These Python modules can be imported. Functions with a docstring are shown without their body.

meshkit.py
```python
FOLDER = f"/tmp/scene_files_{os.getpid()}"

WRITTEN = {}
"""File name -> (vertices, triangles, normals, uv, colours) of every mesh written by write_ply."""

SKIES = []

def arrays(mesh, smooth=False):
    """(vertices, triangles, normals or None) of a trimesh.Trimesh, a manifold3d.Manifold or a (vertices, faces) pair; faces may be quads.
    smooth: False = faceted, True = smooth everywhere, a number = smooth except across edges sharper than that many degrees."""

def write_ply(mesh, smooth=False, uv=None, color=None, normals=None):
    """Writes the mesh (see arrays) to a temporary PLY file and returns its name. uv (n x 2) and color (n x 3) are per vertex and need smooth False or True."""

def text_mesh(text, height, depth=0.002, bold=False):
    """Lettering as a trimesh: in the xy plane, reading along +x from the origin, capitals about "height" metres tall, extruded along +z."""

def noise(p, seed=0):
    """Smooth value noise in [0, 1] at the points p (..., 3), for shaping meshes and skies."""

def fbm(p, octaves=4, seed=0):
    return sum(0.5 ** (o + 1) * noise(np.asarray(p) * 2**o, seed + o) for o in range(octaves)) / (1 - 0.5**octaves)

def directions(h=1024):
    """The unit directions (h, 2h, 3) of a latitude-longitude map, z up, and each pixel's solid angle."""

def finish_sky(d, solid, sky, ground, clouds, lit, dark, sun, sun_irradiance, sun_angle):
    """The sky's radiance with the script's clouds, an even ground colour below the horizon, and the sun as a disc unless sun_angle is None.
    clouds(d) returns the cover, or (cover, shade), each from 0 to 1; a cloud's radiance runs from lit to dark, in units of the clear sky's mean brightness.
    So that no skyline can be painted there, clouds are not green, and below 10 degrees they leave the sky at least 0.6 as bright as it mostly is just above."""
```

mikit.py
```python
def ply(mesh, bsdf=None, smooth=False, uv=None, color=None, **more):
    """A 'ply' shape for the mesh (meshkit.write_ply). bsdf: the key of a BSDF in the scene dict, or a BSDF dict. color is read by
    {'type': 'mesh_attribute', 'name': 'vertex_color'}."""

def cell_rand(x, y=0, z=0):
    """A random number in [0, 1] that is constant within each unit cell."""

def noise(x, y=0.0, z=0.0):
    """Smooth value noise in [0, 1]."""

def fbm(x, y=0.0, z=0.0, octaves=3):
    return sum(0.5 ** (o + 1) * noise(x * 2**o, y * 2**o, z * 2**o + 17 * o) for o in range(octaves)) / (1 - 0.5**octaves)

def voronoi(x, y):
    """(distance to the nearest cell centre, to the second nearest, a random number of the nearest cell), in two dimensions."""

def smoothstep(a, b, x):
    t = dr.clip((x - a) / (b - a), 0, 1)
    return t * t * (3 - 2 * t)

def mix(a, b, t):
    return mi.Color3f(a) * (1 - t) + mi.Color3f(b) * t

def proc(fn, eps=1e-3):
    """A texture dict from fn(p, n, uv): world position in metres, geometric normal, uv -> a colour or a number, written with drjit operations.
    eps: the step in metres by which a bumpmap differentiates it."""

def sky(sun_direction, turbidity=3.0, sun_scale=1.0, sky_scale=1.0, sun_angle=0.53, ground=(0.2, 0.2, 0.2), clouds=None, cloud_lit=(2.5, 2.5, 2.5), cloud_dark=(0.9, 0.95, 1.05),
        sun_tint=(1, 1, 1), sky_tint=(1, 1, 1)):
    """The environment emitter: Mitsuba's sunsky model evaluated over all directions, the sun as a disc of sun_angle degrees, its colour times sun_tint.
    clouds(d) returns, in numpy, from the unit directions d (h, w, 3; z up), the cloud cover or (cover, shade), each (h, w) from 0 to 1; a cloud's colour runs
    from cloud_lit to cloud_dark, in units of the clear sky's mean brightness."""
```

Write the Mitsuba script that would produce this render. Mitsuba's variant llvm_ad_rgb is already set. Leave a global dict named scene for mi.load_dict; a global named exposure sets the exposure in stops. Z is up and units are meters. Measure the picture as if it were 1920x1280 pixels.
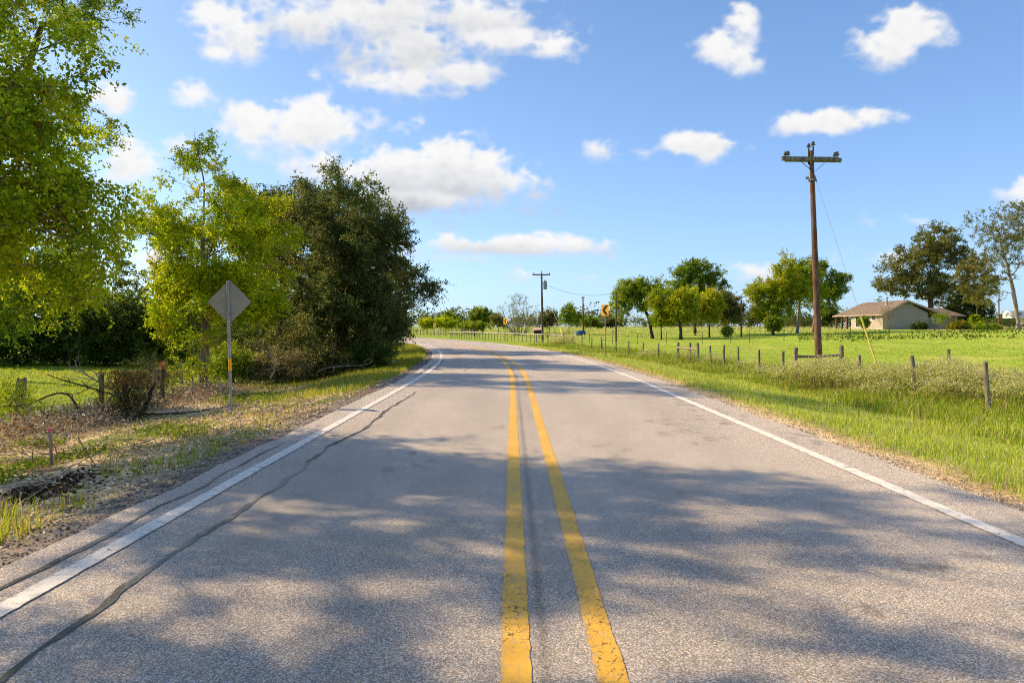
import math
import numpy as np
import trimesh
import drjit as dr
import mitsuba as mi
import mikit
import meshkit
from shapely.geometry import Polygon

# ------------------------------------------------------------------ camera, sky, exposure
T = mi.ScalarTransform4f
EYE = 1.63                      # lens height over the road, metres
scene, labels = {}, {}
scene['camera'] = {'type': 'perspective', 'fov': 73.74, 'fov_axis': 'x', 'near_clip': 0.05, 'far_clip': 6000.0,
                   'principal_point_offset_y': 28.0 / 1280.0,
                   'to_world': T().look_at(origin=[0, 0, EYE], target=[0, 10, EYE], up=[0, 0, 1])}
SUN_EL, SUN_AZ = math.radians(35.0), math.radians(22.0)   # azimuth: from the left (-x) towards the view direction
SUN = [-math.cos(SUN_EL) * math.cos(SUN_AZ), math.cos(SUN_EL) * math.sin(SUN_AZ), math.sin(SUN_EL)]
exposure = 2.45

# cumulus: direction tangents right (u) and up (v) of the cloud's middle, half sizes, strength, greyness underneath
CUMULUS = [(-.41, .43, .06, .040, 1, .2), (-.31, .45, .09, .040, 1, .35), (-.20, .44, .09, .050, 1, .5), (-.155, .405, .085, .050, 1, .5), (-.06, .455, .10, .042, 1, .4),
           (-.01, .415, .075, .030, 1, .3), (.055, .403, .042, .024, 1, .2), (-.20, .51, .20, .05, 1, .4), (-.03, .50, .07, .03, 1, .3), (-.43, .40, .022, .012, 1, 0),
           (-.155, .360, .075, .024, .9, .2), (-.078, .365, .048, .026, 1, .25), (-.19, .352, .03, .016, .8, .1), (-.12, .385, .06, .022, .6, .1),
           (-.465, .337, .026, .016, .8, 0), (-.29, .368, .02, .014, .4, 0), (-.38, .287, .050, .030, 1, .15), (-.31, .283, .065, .033, 1, .2), (-.25, .290, .048, .032, 1, .15),
           (-.48, .265, .06, .022, .6, .1), (-.24, .225, .07, .030, 1, .3), (-.15, .215, .10, .044, 1, .75), (-.07, .203, .085, .040, 1, .85), (-.02, .200, .042, .034, 1, .6), (.0, .203, .034, .028, 1, .5), (-.10, .180, .10, .026, 1, .9),
           (-.16, .185, .09, .022, 1, 1), (.01, .1125, .12, .015, 1, .55), (-.055, .097, .05, .010, .7, .5), (.08, .115, .05, .011, .9, .4), (.07, .072, .05, .011, .6, .4),
           (.125, .257, .030, .019, 1, .15), (.19, .252, .020, .011, .5, 0), (.04, .236, .010, .006, .5, 0), (.27, .261, .040, .018, .95, .2),
           (.34, .432, .026, .026, .95, 0), (.305, .408, .032, .024, .9, .1), (.332, .395, .032, .024, .85, .1), (.594, .432, .040, .028, 1, .1), (.547, .400, .045, .023, .95, .15),
           (.64, .423, .017, .017, .5, 0), (.422, .291, .028, .012, .9, .1), (.477, .295, .040, .014, .9, .1), (.531, .305, .036, .013, .9, .1), (.57, .306, .018, .010, .8, 0),
           (.735, .193, .032, .017, 1, .2), (.59, .150, .05, .014, .55, .2), (.36, .072, .05, .016, .5, .3), (.55, .095, .04, .014, .5, .3),
           (-.59, .330, .028, .028, .95, .1), (-.555, .228, .05, .042, .75, .2), (-.735, .345, .02, .017, .9, .1), (-.305, .474, .025, .009, .7, 0), (-.49, .085, .09, .03, .6, .3)]


def clouds(d):
    """Fair-weather cumulus: the ones in view by their direction, more of the same kind all round."""
    y = np.maximum(d[..., 1], 1e-3)
    u, v = d[..., 0] / y, d[..., 2] / y
    warp = np.stack([u * 21, v * 30, u * 0 + 3.1], -1)
    swirl = meshkit.fbm(warp * 1.7 + 4.4, 3, 31)[..., None] - .5
    n1 = meshkit.fbm(warp + swirl * np.array([1.1, .8, 0]), 7, 7)
    bill = 1 - np.abs(2 * meshkit.fbm(warp * 2.3 + 1.9, 4, 23) - 1)
    n2 = meshkit.fbm(warp * 0.6 + 11.3, 4, 19)
    f, grey, soft = np.full(u.shape, -3.0), np.zeros(u.shape), np.zeros(u.shape)
    for cu, cv, ru, rv, s, g in CUMULUS:
        dv = (v - cv) / rv
        dv = np.where(dv < 0, dv * 1.2, dv)
        r = s * (1.05 - np.sqrt(((u - cu) / ru / 1.28) ** 2 + (dv / 1.28) ** 2)) - .30 * (1 - s)
        k = 1 / (1 + np.exp(-np.clip((r - f) * 9, -30, 30)))
        grey = grey * (1 - k) + k * g * np.clip(.58 - dv * .9 + (n2 - .5) * 1.3 + (n1 - .5) * .9, 0, 1)
        soft = soft * (1 - k) + k * np.clip(.5 - dv * .5, 0, 1)
        f = np.maximum(f, r) + .08 * np.exp(-np.abs(f - r) * 6)
    f = f + (n1 - .5) * 2.0 + (n2 - .5) * .5 + (bill - .75) * .55
    cover = np.clip((f + .08) / (.56 + .60 * soft), 0, 1)
    cover = cover * cover * (3 - 2 * cover) * .96
    grey = np.clip(grey + .25 * (.78 - bill) * (cover > .5), 0, 1)
    seen = (d[..., 1] > .2) & (np.abs(u) < .95) & (v < .62)
    q = d / np.maximum(d[..., 2:3] + .25, .05)
    rest = meshkit.fbm(q * np.array([1.7, 1.7, 0]) + 5.2, 5, 3) + .25 * (meshkit.fbm(q * np.array([.5, .5, 0]) + 1.7, 3, 5) - .5)
    other = np.clip((rest - .60) / .12, 0, 1)
    edge = np.clip(np.minimum.reduce([(.95 - np.abs(u)) / .15, (.62 - v) / .1, np.where(d[..., 1] > .2, 1.0, -1.0)]), 0, 1)
    w = np.where(seen, edge, 0)
    return cover * w + other * (1 - w), np.clip(grey * w + .3 * other * (1 - w), 0, 1)


scene['sky'] = mikit.sky(SUN, turbidity=3, clouds=clouds, cloud_lit=(2.1, 2.07, 2.03), cloud_dark=(1.05, 1.10, 1.20), sky_tint=(.90, .97, 1.10), sun_tint=(1.0, .92, .78))

# ------------------------------------------------------------------ helpers
MID, RAD, Y0 = .275, 185.0, 19.0      # road: straight to y = Y0, then a left curve of radius RAD
CX = MID - RAD


def road_q(x, y):
    """Signed distance from the road's middle line (right positive)."""
    x, y = np.asarray(x, float), np.asarray(y, float)
    return np.where(y > Y0, np.hypot(x - CX, y - Y0) - RAD, x - MID)


def road_at(s, q):
    """Point on the road: s metres along the middle line from the camera's foot, q metres to the right of it."""
    s, q = np.broadcast_arrays(np.asarray(s, float), np.asarray(q, float))
    a = np.maximum(s - Y0, 0) / RAD
    return np.where(s > Y0, CX + (RAD + q) * np.cos(a), MID + q), np.where(s > Y0, Y0 + (RAD + q) * np.sin(a), s)


def sstep(a, b, x):
    t = np.clip((x - a) / (b - a), 0, 1)
    return t * t * (3 - 2 * t)


def ground_z(x, y):
    x, y = np.asarray(x, float), np.asarray(y, float)
    q = road_q(x, y)
    p = np.stack([x, y, x * 0], -1)
    near = np.exp(-np.hypot(x, y) / 120)
    left = -.03 - .55 * sstep(3.4, 9.2, -q) + .35 * sstep(14, 60, -q)
    right = -.03 - .42 * sstep(4.4, 8.5, q) + .16 * sstep(8.0, 12, q) + 1.50 * sstep(10, 82, q)
    z = np.where(q < .5, left, right)
    off = sstep(3.6, 5.2, np.abs(q - .5))
    rough = np.where(q < 0, .17, .10) * near
    z = z + off * rough * (meshkit.fbm(p * .9, 3, 2) - .5) + off * np.where(q < 0, .10, .05) * near * (meshkit.fbm(p * 4.1, 3, 4) - .5)
    z = z + .6 * sstep(60, 300, np.hypot(x, y)) * (meshkit.fbm(p * .02, 2, 8) - .5)
    # the freshly dug hollow and its heap of black soil by the stake
    z = z + .13 * np.exp(-((x + 4.95) / .30) ** 2 - ((y - 7.75) / .22) ** 2) - .16 * np.exp(-((x + 5.3) / .45) ** 2 - ((y - 7.2) / .35) ** 2)
    return np.where((q > -3.75 + .5 - .275) & (q < 4.2) & True, np.minimum(z, -.03), z)


def gz(x, y):
    return float(ground_z(x, y))


def bearing(px, d):
    """x of a thing at the distance d ahead whose bearing was measured as px on a 1920 px wide survey picture (960 = straight ahead)."""
    return (px - 960.0) / 1280.0 * d


def high(py, d):
    return EYE + (612.0 - py) / 1280.0 * d


USED = {}


def numbered(name):
    n = USED.get(name, -1) + 1
    USED[name] = n
    return name if n == 0 else f'{name}_{n:03d}'


def thing(name, label, cat, group=None, kind=None):
    key = numbered(name)
    labels[key] = {'label': label, 'category': cat}
    if group:
        labels[key]['group'] = group
    if kind:
        labels[key]['kind'] = kind
    return key


def put(key, mesh, bsdf, smooth=False, color=None, uv=None):
    scene[key] = mikit.ply(mesh, bsdf, smooth=smooth, color=color, uv=uv)
    return key


def part(parent, name, mesh, bsdf, smooth=False, color=None, uv=None, label=None):
    key = numbered(parent + '__' + name)
    put(key, mesh, bsdf, smooth, color, uv)
    if label:
        labels[key] = {'label': label}
    return key


def structure(name, mesh, bsdf, label, smooth=False, color=None, uv=None, cat=None):
    key = numbered(name)
    put(key, mesh, bsdf, smooth, color, uv)
    labels[key] = {'label': label, 'kind': 'structure', 'category': cat or name.replace('_', ' ')}
    return key


def stuff(name, mesh, bsdf, label, cat, color=None, smooth=False):
    key = numbered(name)
    put(key, mesh, bsdf, smooth, color)
    labels[key] = {'label': label, 'category': cat, 'kind': 'stuff'}
    return key


def cat_mesh(parts):
    vs, fs, n = [], [], 0
    for v, f in parts:
        vs.append(v)
        fs.append(f + n)
        n += len(v)
    return np.vstack(vs), np.vstack(fs)


def box(size, at, rotz=0.0, tilt=None):
    m = trimesh.creation.box(size)
    if tilt is not None:
        m.apply_transform(trimesh.transformations.rotation_matrix(tilt[0], tilt[1]))
    if rotz:
        m.apply_transform(trimesh.transformations.rotation_matrix(rotz, [0, 0, 1]))
    m.apply_translation(at)
    return np.array(m.vertices), np.array(m.faces)


def tube(pts, rad, sides=6, cap=True):
    p = np.asarray(pts, float)
    r = np.broadcast_to(np.asarray(rad, float), (len(p),))
    t = np.gradient(p, axis=0)
    t /= np.linalg.norm(t, axis=1, keepdims=True) + 1e-12
    up = np.array([0, 0, 1.0]) if abs(t[:, 2]).mean() < .8 else np.array([1.0, 0, 0])
    a = np.cross(t, up)
    a /= np.linalg.norm(a, axis=1, keepdims=True) + 1e-12
    b = np.cross(t, a)
    g = np.arange(sides) * 2 * np.pi / sides
    v = p[:, None] + r[:, None, None] * (np.cos(g)[None, :, None] * a[:, None] + np.sin(g)[None, :, None] * b[:, None])
    i, j = np.meshgrid(np.arange(len(p) - 1), np.arange(sides), indexing='ij')
    q = np.stack([i * sides + j, i * sides + (j + 1) % sides, (i + 1) * sides + (j + 1) % sides, (i + 1) * sides + j], -1).reshape(-1, 4)
    f = np.vstack([q[:, [0, 2, 1]], q[:, [0, 3, 2]]])
    v = v.reshape(-1, 3)
    if cap:
        n = len(v)
        v = np.vstack([v, p[:1], p[-1:]])
        k = np.arange(sides)
        last = (len(p) - 1) * sides
        f = np.vstack([f, np.stack([k * 0 + n, k, (k + 1) % sides], 1), np.stack([k * 0 + n + 1, last + (k + 1) % sides, last + k], 1)])
    return v, f


def lathe(profile, at, sides=12, axis=None):
    pr = np.asarray(profile, float)
    g = np.arange(sides) * 2 * np.pi / sides
    v = np.stack([pr[:, 0:1] * np.cos(g), pr[:, 0:1] * np.sin(g), np.repeat(pr[:, 1:2], sides, 1)], -1).reshape(-1, 3)
    i, j = np.meshgrid(np.arange(len(pr) - 1), np.arange(sides), indexing='ij')
    q = np.stack([i * sides + j, i * sides + (j + 1) % sides, (i + 1) * sides + (j + 1) % sides, (i + 1) * sides + j], -1).reshape(-1, 4)
    f = np.vstack([q[:, [0, 1, 2]], q[:, [0, 2, 3]]])
    if axis is not None:
        v = v @ np.asarray(axis, float).T
    return v + np.asarray(at, float), f


def ribbon(s0, s1, q0, q1, z, step=.5, wob=0.0, seed=0):
    """A sheet along the road; q0, q1 numbers or functions of s. Returns mesh and uv (metres along, metres across)."""
    s = np.arange(s0, s1 + step, step)
    qa = q0(s) if callable(q0) else np.full(len(s), float(q0))
    qb = q1(s) if callable(q1) else np.full(len(s), float(q1))
    xa, ya = road_at(s, qa)
    xb, yb = road_at(s, qb)
    zz = np.full(len(s), z)
    v = np.vstack([np.stack([xa, ya, zz], 1), np.stack([xb, yb, zz], 1)])
    n, i = len(s), np.arange(len(s) - 1)
    f = np.vstack([np.stack([i, i + n, i + n + 1], 1), np.stack([i, i + n + 1, i + 1], 1)])
    uv = np.vstack([np.stack([s, s * 0], 1), np.stack([s, s * 0 + 1], 1)])
    return (v, f), uv


# ------------------------------------------------------------------ materials
def principled(color, rough=.8, **k):
    c = color if isinstance(color, dict) else {'type': 'rgb', 'value': list(color)}
    return {'type': 'twosided', 'b': {'type': 'principled', 'base_color': c, 'roughness': rough, 'specular': k.pop('specular', .3), **k}}


VC = {'type': 'mesh_attribute', 'name': 'vertex_color'}
scene['matte'] = principled(VC, .9, specular=.15)
scene['leaf'] = {'type': 'principledthin', 'base_color': VC, 'roughness': .6, 'diff_trans': 1.1, 'spec_trans': 0.0, 'eta': 1.2}
scene['blade'] = {'type': 'principledthin', 'base_color': VC, 'roughness': .6, 'diff_trans': 1.0, 'spec_trans': 0.0, 'eta': 1.3}


def qd(p):
    """road_q in drjit."""
    return dr.select(p.y > Y0, dr.sqrt(dr.square(p.x - CX) + dr.square(p.y - Y0)) - RAD, p.x - MID)


def asphalt(p, n, uv):
    f1, f2, r = mikit.voronoi(p.x * 125, p.y * 125)
    g = mikit.cell_rand(p.x * 210, p.y * 210, 3)
    big = mikit.fbm(p.x * .55, p.y * .22, 1.0)
    mid = mikit.fbm(p.x * 3.1, p.y * 2.3, 5.0)
    q = qd(p)
    v = .10 + .25 * r * r + .09 * g
    v = v * (.72 + .28 * mikit.smoothstep(.02, .2, f2 - f1))
    v = v * (.78 + .30 * big + .16 * mid)
    joint = dr.exp(-dr.square((q + .115) / .035)) * .38 + dr.exp(-dr.square((q - .02) / .09)) * .12
    track = dr.exp(-dr.square((q - 1.1) / .45)) + dr.exp(-dr.square((q - 2.7) / .45)) + dr.exp(-dr.square((q + .9) / .4)) + dr.exp(-dr.square((q + 2.3) / .4))
    v = v * (1 - joint) * (1.03 - .09 * track)
    stain = mikit.smoothstep(.62, .78, mikit.fbm(p.x * 6.3 + 3, p.y * 4.1, 9.0)) * mikit.smoothstep(.5, .7, mikit.fbm(p.x * .8, p.y * .5, 4.0))
    v = v * (1 - .35 * stain)
    c = mikit.mix((1.12, .97, .81), (1.02, .96, .89), mikit.smoothstep(.3, .8, mikit.cell_rand(p.x * 60, p.y * 60, 11)))
    wide = mikit.fbm(p.x * .9 + 20, p.y * .12, 8.0)
    return c * v * (1.40 + .20 * wide)


def crack_net(p, a, b):
    wx = mikit.fbm(p.x * 31, p.y * 31, 2.0) * 1.1
    f1, f2, r = mikit.voronoi(p.x * a + wx, p.y * b + wx)
    return 1 - mikit.smoothstep(.01, .04 + .06 * mikit.noise(p.x * 9, p.y * 9, 4.0), f2 - f1), r


def yellow_paint(p, n, uv):
    crack, r = crack_net(p, 19, 13)
    keep = mikit.smoothstep(.38, .58, mikit.fbm(p.x * 3.2, p.y * 1.9, 7.0))
    worn = .6 * mikit.smoothstep(.58, .75, mikit.fbm(p.x * 30, p.y * 22, 3.0) + .22 * (mikit.fbm(p.x * 2.5, p.y * .9, 6.0) - .5))
    edge = mikit.smoothstep(.22, .0, uv.y) * mikit.smoothstep(.35, .6, mikit.fbm(p.x * 90, p.y * 60, 2.0))
    base = mikit.mix((.62, .345, .034), (.72, .44, .064), mikit.fbm(p.x * 9, p.y * 5, 1.0))
    base = mikit.mix(base, (.36, .30, .20), .65 * worn + .75 * edge)
    base = base * (.85 + .3 * mikit.cell_rand(p.x * 190, p.y * 190, 5) * .5)
    return mikit.mix(base, (.035, .028, .02), crack * keep * .95 * mikit.smoothstep(26.0, 9.0, p.y))


def white_paint(p, n, uv):
    w = uv.x + (mikit.noise(p.x * 14, p.y * 14, 1.0) - .5) * .10 + uv.y * .05
    c = dr.floor(w / .23)
    pos = w / .23 - c
    line = 1 - mikit.smoothstep(.0, .045, dr.abs(pos - .2 - .6 * mikit.cell_rand(c, 1.0, 2.0)))
    line = line * dr.select(mikit.cell_rand(c, 4.0, 2.0) > .35, 1.0, 0.0) * mikit.smoothstep(.3, .55, mikit.noise(p.x * 10, p.y * 10, 6.0))
    worn = mikit.smoothstep(.55, .75, mikit.fbm(p.x * 26, p.y * 20, 3.0))
    edge = (1 - mikit.smoothstep(.0, .09, dr.minimum(uv.y, 1 - uv.y))) * mikit.smoothstep(.4, .6, mikit.fbm(p.x * 60, p.y * 60, 2.0))
    base = mikit.mix((.64, .62, .57), (.36, .34, .30), .55 * worn + .8 * edge)
    base = base * (.88 + .2 * mikit.cell_rand(p.x * 190, p.y * 190, 5))
    return mikit.mix(base, (.06, .055, .05), line * .85 * mikit.smoothstep(30.0, 12.0, p.y))


def tar(p, n, uv):
    v = .035 + .06 * mikit.fbm(p.x * 7, p.y * 3, 2.0) + .13 * mikit.smoothstep(.48, .66, mikit.fbm(p.x * .7, p.y * .9, 6.0)) + .10 * mikit.smoothstep(.55, .8, mikit.fbm(p.x * 40, p.y * 30, 4.0))
    return mi.Color3f(1.0, .96, .88) * v


def soil_and_turf(p, n, uv):
    """The ground's own colour: straw, soil and cut turf on the left verge, turf on the right, pasture beyond the fences."""
    q = qd(p)
    a = mikit.fbm(p.x * 1.1, p.y * 1.1, 2.0)
    b = mikit.fbm(p.x * 7.0, p.y * 7.0, 5.0)
    c = mikit.fbm(p.x * 31.0, p.y * 31.0, 8.0, 2)
    far = mikit.fbm(p.x * .16, p.y * .05, 3.0)
    fine = .65 + .7 * c
    straw = mikit.mix((.44, .34, .21), (.60, .49, .31), b)
    soil = mikit.mix((.08, .05, .03), (.22, .14, .085), b)
    bare = mikit.mix(straw, soil, mikit.smoothstep(.50, .74, a))
    moss = mikit.mix((.11, .15, .025), (.17, .20, .04), b)
    left = mikit.mix(bare, moss, mikit.smoothstep(.56, .72, mikit.fbm(p.x * .8 + 9, p.y * .8, 12.0)))
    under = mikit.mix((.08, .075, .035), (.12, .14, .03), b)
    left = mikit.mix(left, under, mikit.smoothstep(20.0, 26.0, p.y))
    pasture = mikit.mix((.150, .228, .022), (.215, .282, .038), .5 * b + .5 * a)
    pasture = mikit.mix(pasture, (.16, .235, .028), mikit.smoothstep(.45, .75, far) * .5)
    dry = mikit.fbm(p.x * .45 + 31, p.y * .16, 14.0)
    pasture = mikit.mix(pasture, (.30, .30, .075), mikit.smoothstep(.54, .72, dry) * .55)
    pasture = pasture * (.78 + .44 * mikit.fbm(p.x * 1.9, p.y * .7, 21.0))
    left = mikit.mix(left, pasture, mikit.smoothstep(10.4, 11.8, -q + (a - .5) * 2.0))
    turf = mikit.mix((.15, .22, .022), (.22, .27, .04), b)
    right = mikit.mix(turf, pasture, mikit.smoothstep(9.0, 13.0, q))
    right = mikit.mix(right, (.30, .31, .10), mikit.smoothstep(60.0, 90.0, q) * .6)
    hay = mikit.mix((.58, .45, .26), (.72, .60, .38), b)
    right = mikit.mix(hay, right, mikit.smoothstep(4.55, 5.1, q + (a - .5) * .7))
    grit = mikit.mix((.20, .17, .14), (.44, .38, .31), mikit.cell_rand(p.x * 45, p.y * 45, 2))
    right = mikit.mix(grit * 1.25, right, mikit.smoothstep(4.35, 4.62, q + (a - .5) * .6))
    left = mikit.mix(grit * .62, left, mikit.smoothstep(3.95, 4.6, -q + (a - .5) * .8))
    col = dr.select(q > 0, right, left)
    dug = dr.exp(-dr.square((p.x + 5.15) / .5) - dr.square((p.y - 7.5) / .45))
    return mikit.mix(col * fine, (.035, .023, .016), mikit.smoothstep(.35, .75, dug + (b - .5) * .5))


def streaks(lo, hi, k=28.0):
    def fn(p, n, uv):
        s = mikit.fbm(p.x * k + p.y * 9, p.y * k, p.z * 2.2)
        t = mikit.fbm(p.x * k * 2.7, p.y * k * 2.7, p.z * 7.0)
        return mikit.mix(lo, hi, mikit.smoothstep(.25, .8, .6 * s + .4 * t))
    return mikit.proc(fn)


def mottled(lo, hi, k=9.0):
    def fn(p, n, uv):
        return mikit.mix(lo, hi, mikit.smoothstep(.25, .78, mikit.fbm(p.x * k, p.y * k, p.z * k)))
    return mikit.proc(fn)


def shingles(p, n, uv):
    row = dr.floor(p.z * 9.0)
    t = mikit.cell_rand(p.x * 1.6 + row * .37, p.y * 1.6, row)
    return mikit.mix((.11, .088, .072), (.19, .155, .128), .55 * t + .45 * mikit.fbm(p.x * 1.1, p.y * .7, p.z * 2.0))


def siding(p, n, uv):
    z = p.z * 4.6
    lap = mikit.smoothstep(.0, .16, z - dr.floor(z))
    return mikit.mix((.36, .325, .275), (.42, .38, .325), mikit.fbm(p.x * .8, p.y * .8, p.z * 3.0)) * (.62 + .38 * lap)


def chevron_back(p, n, uv):
    return mikit.mix((.26, .26, .25), (.33, .33, .32), mikit.fbm(p.x * 5, p.y * 5, p.z * 2.0))


scene['asphalt'] = principled(mikit.proc(asphalt), .85, specular=.25)
scene['yellow_paint'] = principled(mikit.proc(yellow_paint), .6, specular=.3)
scene['white_paint'] = principled(mikit.proc(white_paint), .6, specular=.3)
scene['tar'] = principled(mikit.proc(tar), .5, specular=.4)
scene['earth'] = principled(mikit.proc(soil_and_turf), .95, specular=.1)
scene['bark_grey'] = principled(streaks((.10, .075, .055), (.30, .25, .20)), .95, specular=.1)
scene['bark_pale'] = principled(streaks((.16, .13, .10), (.42, .37, .30)), .95, specular=.1)
scene['bark_dark'] = principled(streaks((.035, .028, .022), (.12, .095, .075)), .95, specular=.1)
scene['weathered_wood'] = principled(streaks((.10, .075, .055), (.36, .31, .25), 40), .9, specular=.1)
scene['red_wood'] = principled(streaks((.26, .10, .045), (.52, .27, .12), 40), .9, specular=.1)
scene['pole_wood'] = principled(streaks((.075, .042, .030), (.24, .14, .10), 16), .85, specular=.15)
scene['arm_wood'] = principled(streaks((.10, .085, .06), (.30, .27, .19), 16), .85, specular=.15)
scene['galvanised'] = principled(mottled((.20, .21, .22), (.31, .32, .33), 14), .45, metallic=.25, specular=.5)
scene['sign_back'] = principled(mikit.proc(chevron_back), .55, specular=.3)
scene['dark_steel'] = principled((.045, .042, .04), .6)
scene['pale_steel'] = principled(mottled((.36, .34, .30), (.55, .53, .48), 3), .5)
scene['porcelain'] = principled((.10, .095, .10), .25, specular=.5)
scene['sign_orange'] = principled(mottled((.88, .40, .015), (.93, .46, .02), 6), .5)
scene['sign_black'] = principled((.022, .02, .02), .6)
scene['guard_yellow'] = principled((.62, .52, .10), .45)
scene['pink'] = principled((.78, .10, .16), .6)
scene['transformer_grey'] = principled((.26, .29, .31), .45)
scene['shingle'] = principled(mikit.proc(shingles), .95, specular=.1)
scene['siding'] = principled(mikit.proc(siding), .8, specular=.2)
scene['fascia'] = principled(mottled((.36, .28, .20), (.46, .37, .27), 3), .7)
scene['glass_dark'] = principled((.035, .04, .045), .08, specular=.6)
scene['white_trim'] = principled((.62, .60, .56), .6)
scene['trailer_white'] = principled((.66, .66, .66), .35, specular=.5)
scene['blue_plastic'] = principled((.03, .09, .26), .4)
scene['white_plastic'] = principled((.62, .62, .62), .5)
scene['rust'] = principled(mottled((.38, .24, .18), (.56, .42, .34), 4), .8)

# ------------------------------------------------------------------ ground and road


def spread(lo, hi, fine0, fine1, step, grow=1.12, top=60.0):
    a = list(np.arange(fine0, fine1 + 1e-6, step))
    s, x = step, a[-1]
    while x < hi:
        s = min(s * grow, top)
        x += s
        a.append(x)
    s, x = step, a[0]
    b = []
    while x > lo:
        s = min(s * grow, top)
        x -= s
        b.append(x)
    return np.array(b[::-1] + a)


xs, ys = spread(-2600, 2600, -14, 15, .21), spread(-300, 3200, 3.0, 32, .22, 1.07)
gx, gy = np.meshgrid(xs, ys)
gv = np.stack([gx, gy, ground_z(gx, gy)], -1).reshape(-1, 3)
ii, jj = np.meshgrid(np.arange(len(ys) - 1), np.arange(len(xs) - 1), indexing='ij')
k0 = ii * len(xs) + jj
gf = np.vstack([np.stack([k0, k0 + 1, k0 + len(xs) + 1], -1).reshape(-1, 3), np.stack([k0, k0 + len(xs) + 1, k0 + len(xs)], -1).reshape(-1, 3)])
structure('ground', (gv, gf), 'earth', 'grassy ground with verges and pastures on both sides of the road', smooth=True)

jag = lambda base, amp, seed: (lambda s: base + amp * (meshkit.fbm(np.stack([s * 1.3, s * 0 + seed, s * 0], -1), 4, seed) - .5))
EDGE_L, EDGE_R = -3.43 - MID, 4.5 - MID
s_road = np.concatenate([np.arange(-12, 60, .25), np.arange(60, 260, 1.0)])
qa, qb = jag(EDGE_L, .13, 3)(s_road), jag(EDGE_R, .14, 5)(s_road)
rows = []
for q, z in ((qa - .03, -.09), (qa, .0), (qa * 0 - 1.5, .004), (qa * 0 + .0, .006), (qa * 0 + 2.2, .004), (qb, .0), (qb + .03, -.09)):
    x, y = road_at(s_road, q)
    rows.append(np.stack([x, y, np.full(len(x), z)], 1))
rv = np.stack(rows, 1).reshape(-1, 3)
n = len(rows)
ii, jj = np.meshgrid(np.arange(len(s_road) - 1), np.arange(n - 1), indexing='ij')
k0 = ii * n + jj
rf = np.vstack([np.stack([k0, k0 + 1, k0 + n + 1], -1).reshape(-1, 3), np.stack([k0, k0 + n + 1, k0 + n], -1).reshape(-1, 3)])
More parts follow.
